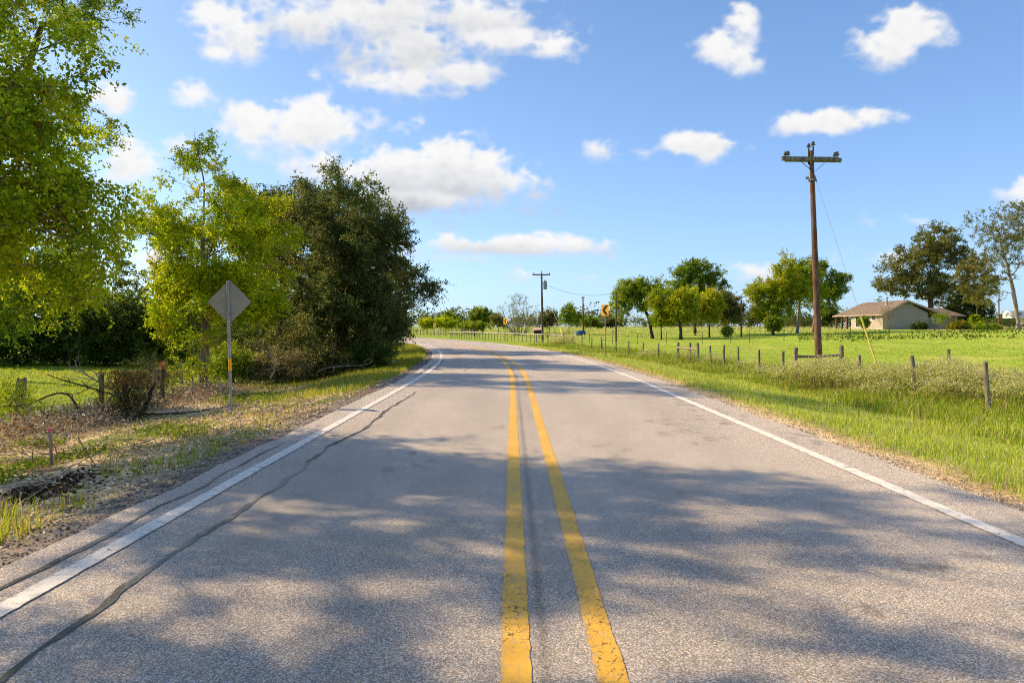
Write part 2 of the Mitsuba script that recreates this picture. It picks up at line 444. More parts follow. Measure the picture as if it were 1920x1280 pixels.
structure('road', (rv, rf), 'asphalt', 'two-lane chip-sealed country road curving to the left')


def mark(name, q, half, z, bsdf, s0=-8, s1=200, label=None, seed=1, amp=.012):
    fray = lambda f, k: (lambda s: f(s) + .010 * (meshkit.noise(np.stack([s * 22.0, s * 0 + k, s * 0], -1), 3) - .5))
    m, uv = ribbon(s0, s1, fray(jag(q - half, amp, seed), seed), fray(jag(q + half, amp, seed + 40), seed + 9), z, .05)
    part('road', name, m, bsdf, uv=uv, label=label)


mark('yellow_line', .018 - MID, .075, .011, 'yellow_paint', label='left yellow centre line', seed=2)
mark('yellow_line', .465 - MID, .072, .011, 'yellow_paint', label='right yellow centre line', seed=4)
mark('white_line', -2.93 - MID, .075, .010, 'white_paint', label='left white edge line', seed=6)
mark('white_line', 3.84 - MID, .078, .010, 'white_paint', label='right white edge line', seed=8)


def seal(s0, s1, q, amp, w, seed):
    cen = jag(q, amp, seed)
    wid = lambda s: w * (.15 + 1.5 * meshkit.fbm(np.stack([s * 2.1, s * 0 + 7.0, s * 0 + seed], -1), 3, seed)) * (.75 + .5 * meshkit.noise(np.stack([s * 17.0, s * 0 + seed, s * 0], -1), 6)) * np.minimum(1, np.minimum(s - s0 + .05, s1 - s + .05) * 4).clip(.05, 1)
    m, uv = ribbon(s0, s1 - .06, lambda s: cen(s) - wid(s) / 2, lambda s: cen(s) + wid(s) / 2, .0085, .06)
    part('road', 'tar_seal', m, 'tar', uv=uv)


seal(1.5, 9.5, -3.17 - MID, .12, .036, 21)
seal(1.5, 17.0, -2.42 - MID, .20, .052, 22)
seal(22.0, 30.0, -3.12 - MID, .10, .07, 23)
seal(26.0, 34.0, -2.80 - MID, .14, .06, 24)
seal(25.0, 29.0, -1.60 - MID, .5, .06, 25)
seal(27.0, 33.0, -.9 - MID, .5, .05, 26)

# ------------------------------------------------------------------ trees
def grow(rng, path, blobs, n, bf=.35, gap=0.0, step=.3, shell=.45, sag=.04, lvl=.36):
    """A limb skeleton: the trunk along path, then branch tips spread through the crown's ellipsoids, each joined to the nearest limb."""
    path = np.asarray(path, float)
    pos, par, dist = [path[0]], [-1], [0.0]
    for a, b in zip(path[:-1], path[1:]):
        m = max(1, int(np.linalg.norm(b - a) / step))
        for k in range(1, m + 1):
            p = a + (b - a) * k / m
            if k < m:
                p = p + rng.normal(0, .012, 3) * step * 3
            dist.append(dist[-1] + np.linalg.norm(p - pos[-1]))
            par.append(len(pos) - 1)
            pos.append(p)
    first = max(1, int(.25 * len(pos)))
    vol = np.array([b[3] * b[4] * b[5] * (b[6] if len(b) > 6 else 1) for b in blobs])
    tips = []
    while len(tips) < n:
        b = blobs[rng.choice(len(blobs), p=vol / vol.sum())]
        d = rng.normal(size=3)
        d /= np.linalg.norm(d)
        p = np.array(b[:3]) + d * np.array(b[3:6]) * rng.random() ** shell
        if gap and meshkit.noise(p / gap + 13.7, 5) < lvl:
            continue
        if p[2] < gz(p[0], p[1]) + .25:
            continue
        tips.append(p)
    tips = np.array(tips)
    tips = tips[np.argsort(np.linalg.norm(tips - path[-1] * .6 - path[0] * .4, axis=1) + rng.random(n) * .6)]
    cap = len(pos) + n * 40
    P, D = np.zeros((cap, 3)), np.zeros(cap)
    A = np.full(cap, -1)
    P[:len(pos)], D[:len(pos)], A[:len(pos)] = pos, dist, par
    m = len(pos)
    ends, ends_dir = [], []
    for p in tips:
        c = np.linalg.norm(P[:m] - p, axis=1) + bf * D[:m]
        c[:first] += 5
        c += np.maximum(0, P[:m, 2] - p[2]) * .5
        i = int(np.argmin(c))
        a, length = P[i].copy(), np.linalg.norm(p - P[i])
        k = max(1, int(length / step))
        k = min(k, 30)
        bend = rng.normal(0, .055, 3) * length
        last = i
        for j in range(1, k + 1):
            t = j / k
            P[m] = a + (p - a) * t + bend * np.sin(t * np.pi) + np.array([0, 0, sag * length * np.sin(t * np.pi)]) + (rng.normal(0, .02, 3) if j < k else 0)
            D[m] = D[last] + np.linalg.norm(P[m] - P[last])
            A[m] = last
            last = m
            m += 1
        ends.append(last)
        e = P[last] - P[A[last]]
        ends_dir.append(e / (np.linalg.norm(e) + 1e-9))
    return P[:m], A[:m], np.array(ends), np.array(ends_dir)


def limbs(P, A, r_base, r_tip=.006, sides=6, thin=.0, rng=None):
    n = len(P)
    cnt = np.zeros(n)
    kids = [[] for _ in range(n)]
    for i in range(n - 1, -1, -1):
        if cnt[i] == 0:
            cnt[i] = 1
        if A[i] >= 0:
            cnt[A[i]] += cnt[i]
            kids[A[i]].append(i)
    e = math.log(r_base / r_tip) / math.log(cnt[0])
    R = r_tip * cnt ** e
    parts, done = [], [(0, None)]
    while done:
        i, start = done.pop()
        chain, rad = ([start] if start is not None else []), ([min(R[start], R[i] * 1.15)] if start is not None else [])
        while True:
            chain.append(i)
            rad.append(R[i])
            if not kids[i]:
                break
            ks = sorted(kids[i], key=lambda k: -cnt[k])
            for k in ks[1:]:
                done.append((k, i))
            i = ks[0]
        if len(chain) > 1 and max(rad) > thin:
            rad = np.array(rad)
            pts = P[chain]
            if start is None:
                rad[0] *= 1.45
                if len(rad) > 2:
                    rad[1] *= 1.1
                pts = pts.copy()
                pts[0, 2] -= .15
            parts.append(tube(pts, rad, sides if max(rad) > .03 else 4, cap=False))
    return cat_mesh(parts)


def leaf_mesh(rng, c, axis, size, ratio, cols, curl=.25, lie=None):
    """One folded diamond leaf of four corners per row: middle c, pointing along axis."""
    n = len(c)
    axis = axis / (np.linalg.norm(axis, axis=1, keepdims=True) + 1e-9)
    side = np.cross(axis, rng.normal(size=(n, 3)) if lie is None else np.array([0, 0, 1.0]) + rng.normal(0, lie, (n, 3)))
    side /= np.linalg.norm(side, axis=1, keepdims=True) + 1e-9
    nor = np.cross(axis, side)
    L = (size * rng.uniform(.5, 1.35, n))[:, None]
    w = L * ratio
    mid = c + axis * L * .45
    v = np.stack([c, mid + side * w * .5 + nor * w * curl, c + axis * L, mid - side * w * .5 + nor * w * curl], 1).reshape(-1, 3)
    k = np.arange(n)[:, None] * 4
    f = np.concatenate([k + [[0, 1, 2]], k + [[0, 2, 3]]], 0)
    return (v, f), np.repeat(cols, 4, 0)


def palette(rng, n, key, cols, wts, spread=.16):
    """Per leaf colours: a kind per branch tip (key), a little different on every leaf."""
    cols = np.asarray(cols, float)
    kinds = rng.choice(len(cols), size=key.max() + 1, p=np.array(wts) / sum(wts))
    own = rng.choice(len(cols), size=n, p=np.array(wts) / sum(wts))
    k = np.where(rng.random(n) < .6, kinds[key], own)
    tone = (1 + rng.normal(0, spread, (key.max() + 1)))[key] * (1 + rng.normal(0, spread, n))
    return np.clip(cols[k] * np.clip(tone, .5, 1.6)[:, None], .004, .8)


def sprays(rng, tips, dirs, twigs, per, length, size, ratio, cols, wts, droop=.15, up=.25, wide=.9):
    """Leaves set alternately along fine twigs that fan out from every branch tip."""
    m = len(tips)
    base = np.repeat(tips, twigs, 0)
    d = np.repeat(dirs, twigs, 0) + rng.normal(0, wide, (m * twigs, 3)) + np.array([0, 0, up])
    d /= np.linalg.norm(d, axis=1, keepdims=True)
    L = length * rng.uniform(.45, 1.25, m * twigs)
    base = base - d * (L * .25)[:, None] + rng.normal(0, length * .22, (m * twigs, 3))
    t = np.tile((np.arange(per) + .5) / per, m * twigs) + rng.normal(0, .03, m * twigs * per)
    B, Dd, LL = np.repeat(base, per, 0), np.repeat(d, per, 0), np.repeat(L, per)
    c = B + Dd * (t * LL)[:, None] - np.array([0, 0, 1]) * (droop * LL * t * t)[:, None]
    side = np.cross(Dd, np.repeat(rng.normal(size=(m * twigs, 3)), per, 0))
    side /= np.linalg.norm(side, axis=1, keepdims=True) + 1e-9
    alt = np.where(np.arange(len(c)) % 2 == 0, 1.0, -1.0)[:, None]
    ax = Dd * .55 + side * alt * .8 + rng.normal(0, .35, c.shape) - np.array([0, 0, .25])
    key = np.repeat(np.arange(m), twigs * per)
    return leaf_mesh(rng, c, ax, size, ratio, palette(rng, len(c), key, cols, wts))


def tree(name, label, seed, path, blobs, tips, r_base, bark, twigs, per, length, size, ratio, cols, wts, group=None, cat='tree', bf=.35, gap=0.0, thin=.004, step=.3, shell=.45, lvl=.36, **k):
    rng = np.random.default_rng(seed)
    key = thing(name, label, cat, group)
    P, A, ends, dirs = grow(rng, path, blobs, tips, bf, gap, step, shell, lvl=lvl)
    part(key, 'trunk' if cat == 'tree' else 'stem', limbs(P, A, r_base, thin=thin), bark, smooth=True)
    m, c = sprays(rng, P[ends], dirs, twigs, per, length, size, ratio, cols, wts, **k)
    part(key, 'crown' if cat == 'tree' else 'foliage', m, 'leaf', color=c)
    return key


LIME = [(.42, .52, .018), (.52, .56, .022), (.30, .42, .018), (.55, .48, .03), (.17, .25, .018)]
FRESH = [(.29, .41, .018), (.43, .51, .022), (.17, .27, .018), (.50, .48, .03), (.22, .14, .04)]
OLIVE = [(.115, .15, .042), (.17, .19, .058), (.08, .115, .032), (.23, .215, .065), (.25, .18, .06)]
DARK = [(.090, .135, .030), (.13, .175, .036), (.065, .105, .025), (.19, .23, .04)]
MID_GREEN = [(.23, .33, .028), (.31, .40, .034), (.15, .23, .026), (.37, .40, .045)]
BRONZE = [(.21, .23, .05), (.26, .25, .06), (.14, .17, .045), (.31, .25, .08)]
GOLD = [(.37, .43, .024), (.46, .47, .026), (.25, .35, .022), (.50, .41, .035)]
SAGE = [(.20, .21, .085), (.26, .23, .11), (.14, .16, .06), (.31, .25, .14)]

# the big tree on the left, its trunk just outside the view
tree('elm_tree', 'tall bright green tree reaching in from the left edge in front of the pasture', 11, [(-12.31, 10.6, -0.5), (-12.2, 10.49, 1.6), (-11.63, 10.37, 3.88), (-11.29, 10.26, 6.61), (-11.51, 10.26, 10.03)],
     [(-9.58, 10.83, 4.45, 3.31, 2.28, 2.28, 1.6), (-10.6, 10.37, 7.3, 3.42, 2.39, 2.62, 1.3), (-11.86, 10.03, 9.58, 4.1, 2.96, 2.51, 0.35), (-9.58, 11.29, 2.74, 2.96, 1.94, 1.14, 2.6), (-7.52, 10.49, 4.67, 1.48, 1.25, 0.8, 2), (-7.87, 10.49, 5.93, 1.48, 1.14, 0.63, 2), (-8.66, 10.37, 6.5, 1.03, 0.91, 0.68, 2), (-7.87, 10.72, 3.65, 1.03, 1.03, 0.68, 2), (-6.9, 10.6, 5.6, 1.0, .9, .6, 2.5), (-6.6, 10.4, 4.8, .9, .9, .5, 2.5), (-7.0, 10.8, 3.2, 1.1, .9, .8, 3), (-7.2, 11.1, 2.4, 1.2, .9, .6, 3)],
     560, .29, 'bark_grey', 15, 14, .60, .078, .58, FRESH, [4, 4, 2.4, 1.2, .2], gap=1.35, lvl=.45, droop=.25)
tree('elm_tree', 'darker leafy tree at the left edge in the pasture, low behind the leftmost fence post', 18, [(-16.2, 19.6, -.5), (-16.0, 19.6, 1.2), (-15.6, 19.5, 2.6)],
     [(-14.6, 19.3, 3.9, 2.5, 1.6, 1.7), (-15.2, 19.4, 2.2, 2.4, 1.5, 1.1), (-13.3, 19.3, 3.0, 1.5, 1.2, 1.1), (-17.2, 19.4, 4.2, 2.0, 1.6, 2.0)], 360, .16, 'bark_grey', 7, 12, .6, .10, .58, MID_GREEN, [4, 2.5, 4, .8], gap=1.1, droop=.25)
tree('shade_tree', 'very tall unseen tree behind the big tree at the left edge, added for its shade on the road', 19, [(-22.6, 28.2, -.5), (-22.2, 28.0, 5.0), (-20.4, 27.4, 9.0), (-18.6, 27.0, 13.5)],
     [(-18.0, 27.0, 10.5, 2.2, 2.2, 2.6), (-17.8, 27.0, 14.6, 2.6, 2.6, 2.6), (-17.6, 27.0, 17.6, 2.4, 2.2, 1.6)], 95, .17, 'bark_dark', 20, 12, .8, .12, .5, MID_GREEN, [4, 1.5, 4, .6], gap=1.6, lvl=.42)  # guessed tall tree, added to cast shade bands on the road's middle distance
# two more of the row along the fence, left of the view, that shade the road in front
tree('elm_tree', 'leafy tree beside the fence just out of view whose shade falls across the near road', 12, [(-12.0, 4.9, -.45), (-11.8, 5.0, 2.5), (-11.4, 5.1, 5.5), (-11.5, 5.1, 8.8)],
     [(-11.6, 5.1, 6.2, 3.4, 3.4, 3.4), (-11.4, 5.9, 9.0, 3.4, 3.4, 2.4), (-10.4, 5.4, 4.2, 2.0, 2.0, 1.6)], 96, .26, 'bark_grey', 26, 14, .75, .10, .55, FRESH, [4, 3, 3, 1.2, .25])

tree('maple_tree', 'glowing yellow-green tree behind the diamond sign', 13, [(-10.6, 23.4, -.55), (-10.5, 23.4, 1.6), (-10.6, 23.4, 4.2), (-10.55, 23.4, 6.5), (-10.9, 23.4, 8.3)],
     [(-10.7, 23.4, 4.7, 2.3, 2.1, 2.3), (-10.75, 23.4, 6.8, .9, .9, 1.5), (-9.6, 25.7, 4.7, 1.75, 1.4, 2.1), (-10.0, 22.8, 2.4, 2.2, 1.6, 1.4), (-12.4, 23.2, 5.0, .9, .9, .8), (-9.0, 22.7, 2.7, 1.5, 1.2, 1.2), (-11.6, 23.3, 5.9, .9, .8, .6), (-10.1, 25.0, 6.4, 1.0, .9, .8)],
     470, .15, 'bark_grey', 14, 13, .56, .088, .66, LIME, [4, 4, 2.2, 1.4, .8], gap=.95, lvl=.44, droop=.15)

tree('oak_tree', 'big dark green tree at the inside of the bend, widest of the dark ones', 14, [(-7.9, 31.2, -.4), (-7.8, 31.2, 2.5), (-7.6, 31.1, 5.0), (-7.4, 31.0, 7.4)],
     [(-7.9, 31.0, 5.3, 3.0, 2.8, 3.2), (-6.2, 31.0, 3.8, 1.8, 2.1, 2.9), (-7.6, 29.8, 2.0, 3.1, 2.0, 2.0), (-5.6, 31.0, 6.0, 1.0, 1.2, 1.1), (-8.4, 30.6, 7.8, 1.5, 1.5, 1.0), (-6.4, 30.8, 1.8, 1.7, 1.8, 1.7)],
     460, .30, 'bark_dark', 14, 13, .68, .125, .5, OLIVE, [4, 3.5, 2.5, .8, .25], gap=1.25, lvl=.43)
tree('oak_tree', 'grey-green tree standing behind the yellow-green one, sky showing through its top', 15, [(-12.2, 36.0, -.4), (-12.1, 36, 3.0), (-12.0, 36, 7.6)],
     [(-12.0, 36.0, 6.6, 2.6, 2.2, 2.9), (-10.2, 36.0, 7.0, 1.7, 1.6, 2.0), (-12.0, 36.0, 3.5, 3.0, 2.0, 2.2), (-12.4, 37.4, 8.0, 2.0, 2.0, 2.1)], 300, .22, 'bark_dark', 13, 11, .75, .15, .5, OLIVE, [4, 4, 2, 1.2, .4], gap=.9)
tree('oak_tree', 'dark tree with one long limb hanging out to the right over the bend', 16, [(-7.6, 42.0, -.3), (-7.5, 42.0, 2.0), (-6.9, 42, 3.6), (-6.2, 42, 5.2)],
     [(-6.8, 42, 4.6, 1.2, 1.4, 1.6), (-5.3, 42, 4.3, 1.1, 1.1, .9), (-4.6, 42, 3.6, .8, .8, .8), (-7.3, 42.4, 2.2, .8, 1.3, 2.0), (-5.8, 42, 2.9, .8, .8, .7)], 150, .2, 'bark_grey', 7, 10, .7, .15, .5, OLIVE, [3, 4, 2, 1.2, .3], gap=.8)
tree('oak_tree', 'dark tree deepest inside the bend, mostly hidden behind the others', 17, [(-11.5, 47.0, -.3), (-11.4, 47, 3.0), (-11.0, 47, 6.6)],
     [(-11.2, 47, 5.2, 3.2, 3.2, 3.2), (-10.4, 49, 3.4, 3.0, 4.0, 2.4), (-11.0, 47, 9.0, 3.0, 3.2, 2.9)], 380, .22, 'bark_dark', 7, 9, .8, .22, .5, DARK, [4, 3, 3, .6], gap=1.0)

# thicket under the trees
for i, (x, y, r, h, lab, pal) in enumerate([(-9.3, 27.0, 1.4, 1.15, 'dry grey-green bush at the foot of the yellow-green tree, right of the sign post', SAGE),
                                            (-8.0, 28.4, 1.3, 1.25, 'dark bush at the front of the big dark tree', OLIVE),
                                            (-6.2, 29.4, 1.2, .95, 'low dark bush nearest the road under the big dark tree', DARK), (-10.2, 29.5, 1.7, 2.0, 'dark bush between the yellow-green tree and the big dark tree', OLIVE), (-12.6, 30.5, 1.8, 2.2, 'dark bush behind the trunk of the yellow-green tree', DARK), (-9.6, 34.2, 2.0, 2.6, 'dark bush closing the view behind the trunk of the big dark tree', DARK), (-7.2, 35.0, 1.6, 2.4, 'dark bush behind the right side of the big dark tree', DARK), (-10.9, 26.6, 1.1, 1.3, 'green bush right behind the trunk of the yellow-green tree', MID_GREEN)]):
    rng = np.random.default_rng(300 + i)
    z = gz(x, y)
    tree('bush', lab, 310 + i, [(x, y, z), (x + .05, y, z + h * .4)], [(x, y, z + h * .55, r, r * .8, h * .6)], 190, .05, 'bark_grey', 6, 9, .4, .085, .5, pal, [3, 3, 2, 1, .5][:len(pal)], cat='bush', bf=.15, step=.2)

# dark hedge of trees beyond the left pasture
HEDGE = ['dark bushy tree at the back of the left pasture, farthest left', 'second dark tree from the left behind the left pasture', 'third dark tree from the left behind the left pasture',
         'fourth dark tree from the left behind the left pasture', 'fifth dark tree from the left behind the left pasture', 'lighter green bushy tree closing the row behind the left pasture, beside the yellow-green tree']
for i, (x, y, r, h) in enumerate([(-30.5, 39, 2.5, 6.4), (-27.6, 38, 2.3, 5.6), (-25.0, 39, 2.1, 4.6), (-22.6, 38, 2.0, 4.1), (-20.4, 38.5, 1.9, 3.9), (-17.4, 38, 2.3, 4.6)]):
    z = gz(x, y)
    tree('hedge_tree', HEDGE[i], 330 + i, [(x, y, z), (x + .1, y, z + h * .5)], [(x, y, z + h * .55, r, r, h * .48), (x + .3, y - .6, z + h * .22, r * 1.05, r * .9, h * .26)], 260, .13, 'bark_dark', 7, 9, .6, .17, .55, DARK if i < 5 else MID_GREEN,
         [4, 3, 3, .6], group='dark trees behind the left pasture', bf=.2)


def far_tree(name, label, seed, px, d, blobs, n, pal, wts=None, r=.22, bark='bark_grey', trunk=None, size=.2, group=None, cat='tree', gap=0.0, twigs=7, per=8, length=.8, shell=.45, lvl=.38):
    """A tree at distance d: px its trunk's bearing, blobs its crown's parts as bearing, height reading and half sizes."""
    x = bearing(px, d)
    z = gz(x, d)
    bl = []
    for b in blobs:
        grow_ = 1.24 if cat == 'tree' and 60 < d < 101 else 1.0
        rr = [grow_ * b[2] / 1280 * d, grow_ * b[3] / 1280 * d]
        bl.append((bearing(b[0], d), d + (b[4] if len(b) > 4 else 0), high(b[1], d), rr[0], .85 * max(rr), rr[1]))
    if trunk is None:
        top = max(bl, key=lambda b: b[2])
        mid = bl[0]
        low = min(b[2] - .8 * b[5] for b in bl)
        trunk = [(x, d, z), (x + .1 * (mid[0] - x), d, z + .5 * max(low - z, .4)), (x + .3 * (mid[0] - x), d, max(low, z + .5))]
    else:
        trunk = [(x, d, z)] + [(bearing(a, d), d, high(b, d)) for a, b in trunk]
    return tree(name, label, seed, trunk, bl, n, r * .62, bark, twigs, per, length, size * 1.2, .58, pal, wts or [3, 3, 2, 1, .4][:len(pal)], group=group, cat=cat, gap=gap, bf=.3, step=.5, thin=.012, shell=shell, lvl=lvl)


# right of the road, from the bend to the house
for i, (x, y, r, h, lab) in enumerate([(-14.6, 40.5, 2.4, 4.2, 'dark undergrowth tree filling the gap behind the yellow-green tree'), (-34.0, 43, 3.0, 7.0, 'dark tree at the very left behind the left pasture, half out of view'),
                                       (-22.0, 46, 4.5, 6.0, 'broad dark tree rising behind the middle of the dark row'), (-30.0, 48, 4.5, 7.5, 'broad dark tree rising behind the left end of the dark row')]):
    z = gz(x, y)
    tree('hedge_tree', lab, 350 + i, [(x, y, z), (x + .1, y, z + h * .5)], [(x, y, z + h * .55, r, r, h * .48), (x + .3, y - .6, z + h * .2, r * 1.05, r * .9, h * .24)], 220, .13, 'bark_dark', 6, 8, .8, .24, .55, DARK, [4, 3, 3, .6], bf=.2)
far_tree('shrub', 'bright lime shrub left of the farthest chevron sign', 401, 800, 150, [(800, 606, 16, 9)], 60, LIME, cat='shrub', r=.08, size=.25)
far_tree('shrub', 'bright lime shrub just right of the farthest chevron sign', 402, 832, 150, [(832, 605, 20, 10), (850, 608, 14, 7)], 80, LIME, cat='shrub', r=.08, size=.25)
far_tree('tree', 'small grey-green tree behind the farthest chevron sign', 403, 840, 170, [(840, 594, 13, 9), (822, 600, 8, 6), (855, 602, 10, 7)], 90, MID_GREEN, size=.28, r=.16)
far_tree('tree', 'dense green tree left of the many-stemmed tree', 404, 905, 150, [(898, 588, 20, 13), (915, 596, 18, 14), (888, 600, 12, 10)], 150, MID_GREEN, size=.26, r=.22)
far_tree('tree', 'bronze-leaved little tree beside the middle chevron sign', 405, 935, 140, [(932, 599, 14, 13), (944, 606, 12, 8)], 90, BRONZE, size=.2, r=.12)
far_tree('shrub', 'low green shrub row in front of the dense green tree', 406, 885, 145, [(882, 611, 26, 8), (905, 611, 16, 6)], 110, MID_GREEN, cat='shrub', r=.07, size=.24)
far_tree('tree', 'sparse many-stemmed tree with bronze top, left of the transformer pole', 407, 974, 128, [(972, 570, 24, 20), (968, 558, 14, 12), (946, 580, 14, 14), (996, 590, 18, 20)], 150, BRONZE, [3, 3, 3, 2], size=.15, r=.2, twigs=3, per=5,
         trunk=[(973, 615), (972, 590)], shell=.35)
key = [k for k in labels if labels[k]['label'].startswith('sparse many')][0]
rng = np.random.default_rng(70)
stems = []
for k in range(26):
    a = rng.uniform(-1, 1)
    t = np.linspace(0, 1, 7)[:, None]
    b0 = np.array([bearing(974, 128) + a * 1.0, 128 + rng.uniform(-.5, .5), gz(bearing(974, 128), 128)])
    e = b0 + np.array([a * 3.0 + rng.normal(0, .5), rng.normal(0, 1.5), rng.uniform(3.5, 6.6) * (1 - .25 * abs(a))])
    stems.append(tube(b0 + (e - b0) * t + np.array([a * .6, 0, .25]) * np.sin(t * np.pi), np.linspace(.075, .015, 7), 5))
part(key, 'stem', cat_mesh(stems), 'bark_pale', smooth=True)
far_tree('shrub', 'dark olive shrub right of the transformer pole', 408, 1030, 135, [(1028, 598, 16, 14), (1040, 592, 10, 10), (1012, 604, 10, 9)], 110, OLIVE, [2, 4, 1, 2, 1], cat='shrub', r=.1, size=.22)
far_tree('tree', 'young bright green tree left of the blue barrel', 409, 1067, 118, [(1067, 588, 14, 18), (1072, 574, 9, 8), (1058, 598, 10, 10), (1082, 598, 10, 10)], 110, MID_GREEN, size=.24, r=.11, twigs=4)
far_tree('tree', 'rounded green tree behind the plain pole', 410, 1108, 170, [(1104, 603, 16, 9), (1118, 606, 14, 7)], 90, MID_GREEN, size=.3, r=.14)
far_tree('tree', 'small dull tree between the plain pole and the near chevron sign', 411, 1145, 170, [(1146, 605, 14, 8)], 60, OLIVE, [1, 4, 1, 2, 1], size=.3, r=.12)
far_tree('tree', 'broad arching green tree with a leaning trunk, first from the chevron sign', 412, 1224, 92, [(1188, 545, 26, 20), (1212, 538, 26, 15), (1166, 566, 16, 24), (1240, 545, 22, 18), (1200, 562, 24, 18), (1176, 540, 14, 10)], 300, MID_GREEN, [2, 4, 2, 3], size=.21, r=.34,
         trunk=[(1217, 598), (1208, 578), (1196, 556)], bark='bark_dark')
far_tree('tree', 'dark tall tree standing behind the yellowish cluster, its top open to the sky', 413, 1303, 100, [(1306, 510, 36, 18), (1278, 520, 22, 16), (1340, 525, 20, 18), (1300, 540, 40, 22), (1358, 535, 10, 9), (1298, 500, 18, 9)], 320, MID_GREEN, [3, 1, 5, .4], size=.22, r=.42, bark='bark_dark', gap=1.2)
far_tree('tree', 'short green tree with a dark trunk at the left of the yellowish cluster', 414, 1240, 86, [(1238, 572, 18, 24), (1228, 562, 12, 12), (1246, 592, 14, 16), (1232, 600, 11, 12), (1242, 585, 17, 14)], 230, GOLD, [2, 1, 4, .6], size=.18, r=.13, bark='bark_dark')
far_tree('tree', 'yellowish round tree with the thick dark trunk in the middle of the cluster', 415, 1277, 85, [(1270, 566, 24, 20), (1290, 562, 22, 18), (1276, 582, 26, 14), (1256, 574, 12, 14), (1262, 596, 16, 10), (1294, 594, 14, 12)], 330, GOLD, [3, 3, 3, 1], size=.18, r=.3, bark='bark_dark')
far_tree('tree', 'pale golden tree at the right of the yellowish cluster', 416, 1330, 90, [(1330, 570, 20, 22), (1334, 554, 12, 10), (1316, 582, 12, 12), (1330, 592, 18, 11)], 240, GOLD, [2, 4, 1, 2], size=.18, r=.16, bark='bark_dark')
far_tree('tree', 'olive tree at the right end of the cluster, next to the lone thin pole', 417, 1362, 94, [(1364, 572, 22, 20), (1376, 584, 12, 12), (1350, 560, 10, 10), (1362, 594, 22, 12)], 250, BRONZE, size=.19, r=.17, bark='bark_dark')
far_tree('bush', 'small round green bush alone on the mown pasture', 418, 1364, 84, [(1364, 622, 10, 8)], 70, MID_GREEN, cat='bush', r=.05, size=.15, length=.5)
far_tree('tree', 'yellow-green tree with ivy round its foot left of the near pole', 419, 1450, 92, [(1446, 548, 32, 26), (1424, 548, 24, 16), (1470, 520, 24, 26), (1486, 545, 26, 28), (1452, 580, 26, 14), (1472, 490, 12, 14), (1425, 582, 18, 14), (1470, 585, 16, 10)], 480, GOLD, [4, 2, 3, .8], size=.2, r=.26, bark='bark_dark')
far_tree('bush', 'dark ivy bush round the foot of the yellow-green tree', 420, 1449, 90, [(1449, 606, 17, 14)], 110, MID_GREEN, [3, 1, 4, .5], cat='bush', r=.06, size=.17, length=.5)
far_tree('tree', 'green tree with a pale bare trunk just left of the near pole', 421, 1495, 95, [(1506, 520, 28, 24), (1510, 550, 34, 24), (1520, 484, 14, 12), (1490, 498, 14, 10)], 280, GOLD, [2, 1, 4, .4], size=.2, r=.3, bark='bark_pale')
far_tree('tree', 'darker green tree right of the near pole with thin limbs reaching right', 422, 1524, 99, [(1548, 530, 26, 26), (1562, 548, 24, 18), (1540, 500, 20, 14), (1580, 522, 16, 9), (1556, 505, 12, 10), (1545, 575, 20, 10)], 260, MID_GREEN, [4, 1, 4, 1], size=.21, r=.32, bark='bark_grey', gap=1.2)
far_tree('tree', 'dark round tree far behind, between the near pole and the house', 423, 1560, 150, [(1558, 592, 24, 16), (1540, 600, 14, 9)], 120, DARK, size=.3, r=.2)
far_tree('tree', 'far dark tree showing left of the ivy-footed tree', 424, 1420, 150, [(1420, 590, 16, 16), (1404, 602, 10, 8)], 90, OLIVE, size=.3, r=.2)
far_tree('tree', 'huge spreading oak with olive leaves behind the house', 425, 1747, 128, [(1740, 470, 60, 40), (1690, 505, 46, 30), (1668, 530, 34, 26), (1780, 480, 40, 40), (1720, 530, 56, 28), (1770, 540, 50, 36), (1650, 545, 18, 18), (1760, 440, 40, 22)], 900, BRONZE, [4, 2, 4, .5], size=.26, r=.75, bark='bark_dark', gap=1.8,
         twigs=6, length=1.0)
far_tree('tree', 'dark low tree filling the gap between the huge oak and the sparse tree', 426, 1815, 130, [(1810, 570, 36, 30), (1840, 580, 24, 24), (1790, 590, 24, 18)], 260, DARK, [3, 3, 2, 1], size=.28, r=.3, bark='bark_dark')
far_tree('tree', 'golden-olive tree between the huge oak and the bare-topped tree', 427, 1832, 112, [(1832, 500, 32, 28), (1810, 520, 20, 28), (1850, 535, 24, 24), (1828, 550, 26, 22)], 230, BRONZE, [3, 3, 2, 2], size=.22, r=.2, bark='bark_dark', gap=1.2)
far_tree('tree', 'thin bare-topped tree at the right edge with a forked pale trunk', 428, 1911, 100, [(1868, 440, 40, 34, -1), (1910, 440, 40, 46, 1), (1838, 410, 26, 20), (1880, 490, 34, 34), (1935, 420, 40, 46), (1862, 530, 28, 26), (1905, 395, 34, 16), (1840, 480, 22, 26), (1850, 560, 22, 18)], 620, BRONZE, [3, 2, 4, .8], size=.18, r=.42, bark='bark_pale', twigs=4, per=7, length=.7, gap=1.2, lvl=.42,
         trunk=[(1906, 585), (1900, 545), (1888, 495), (1872, 445)])
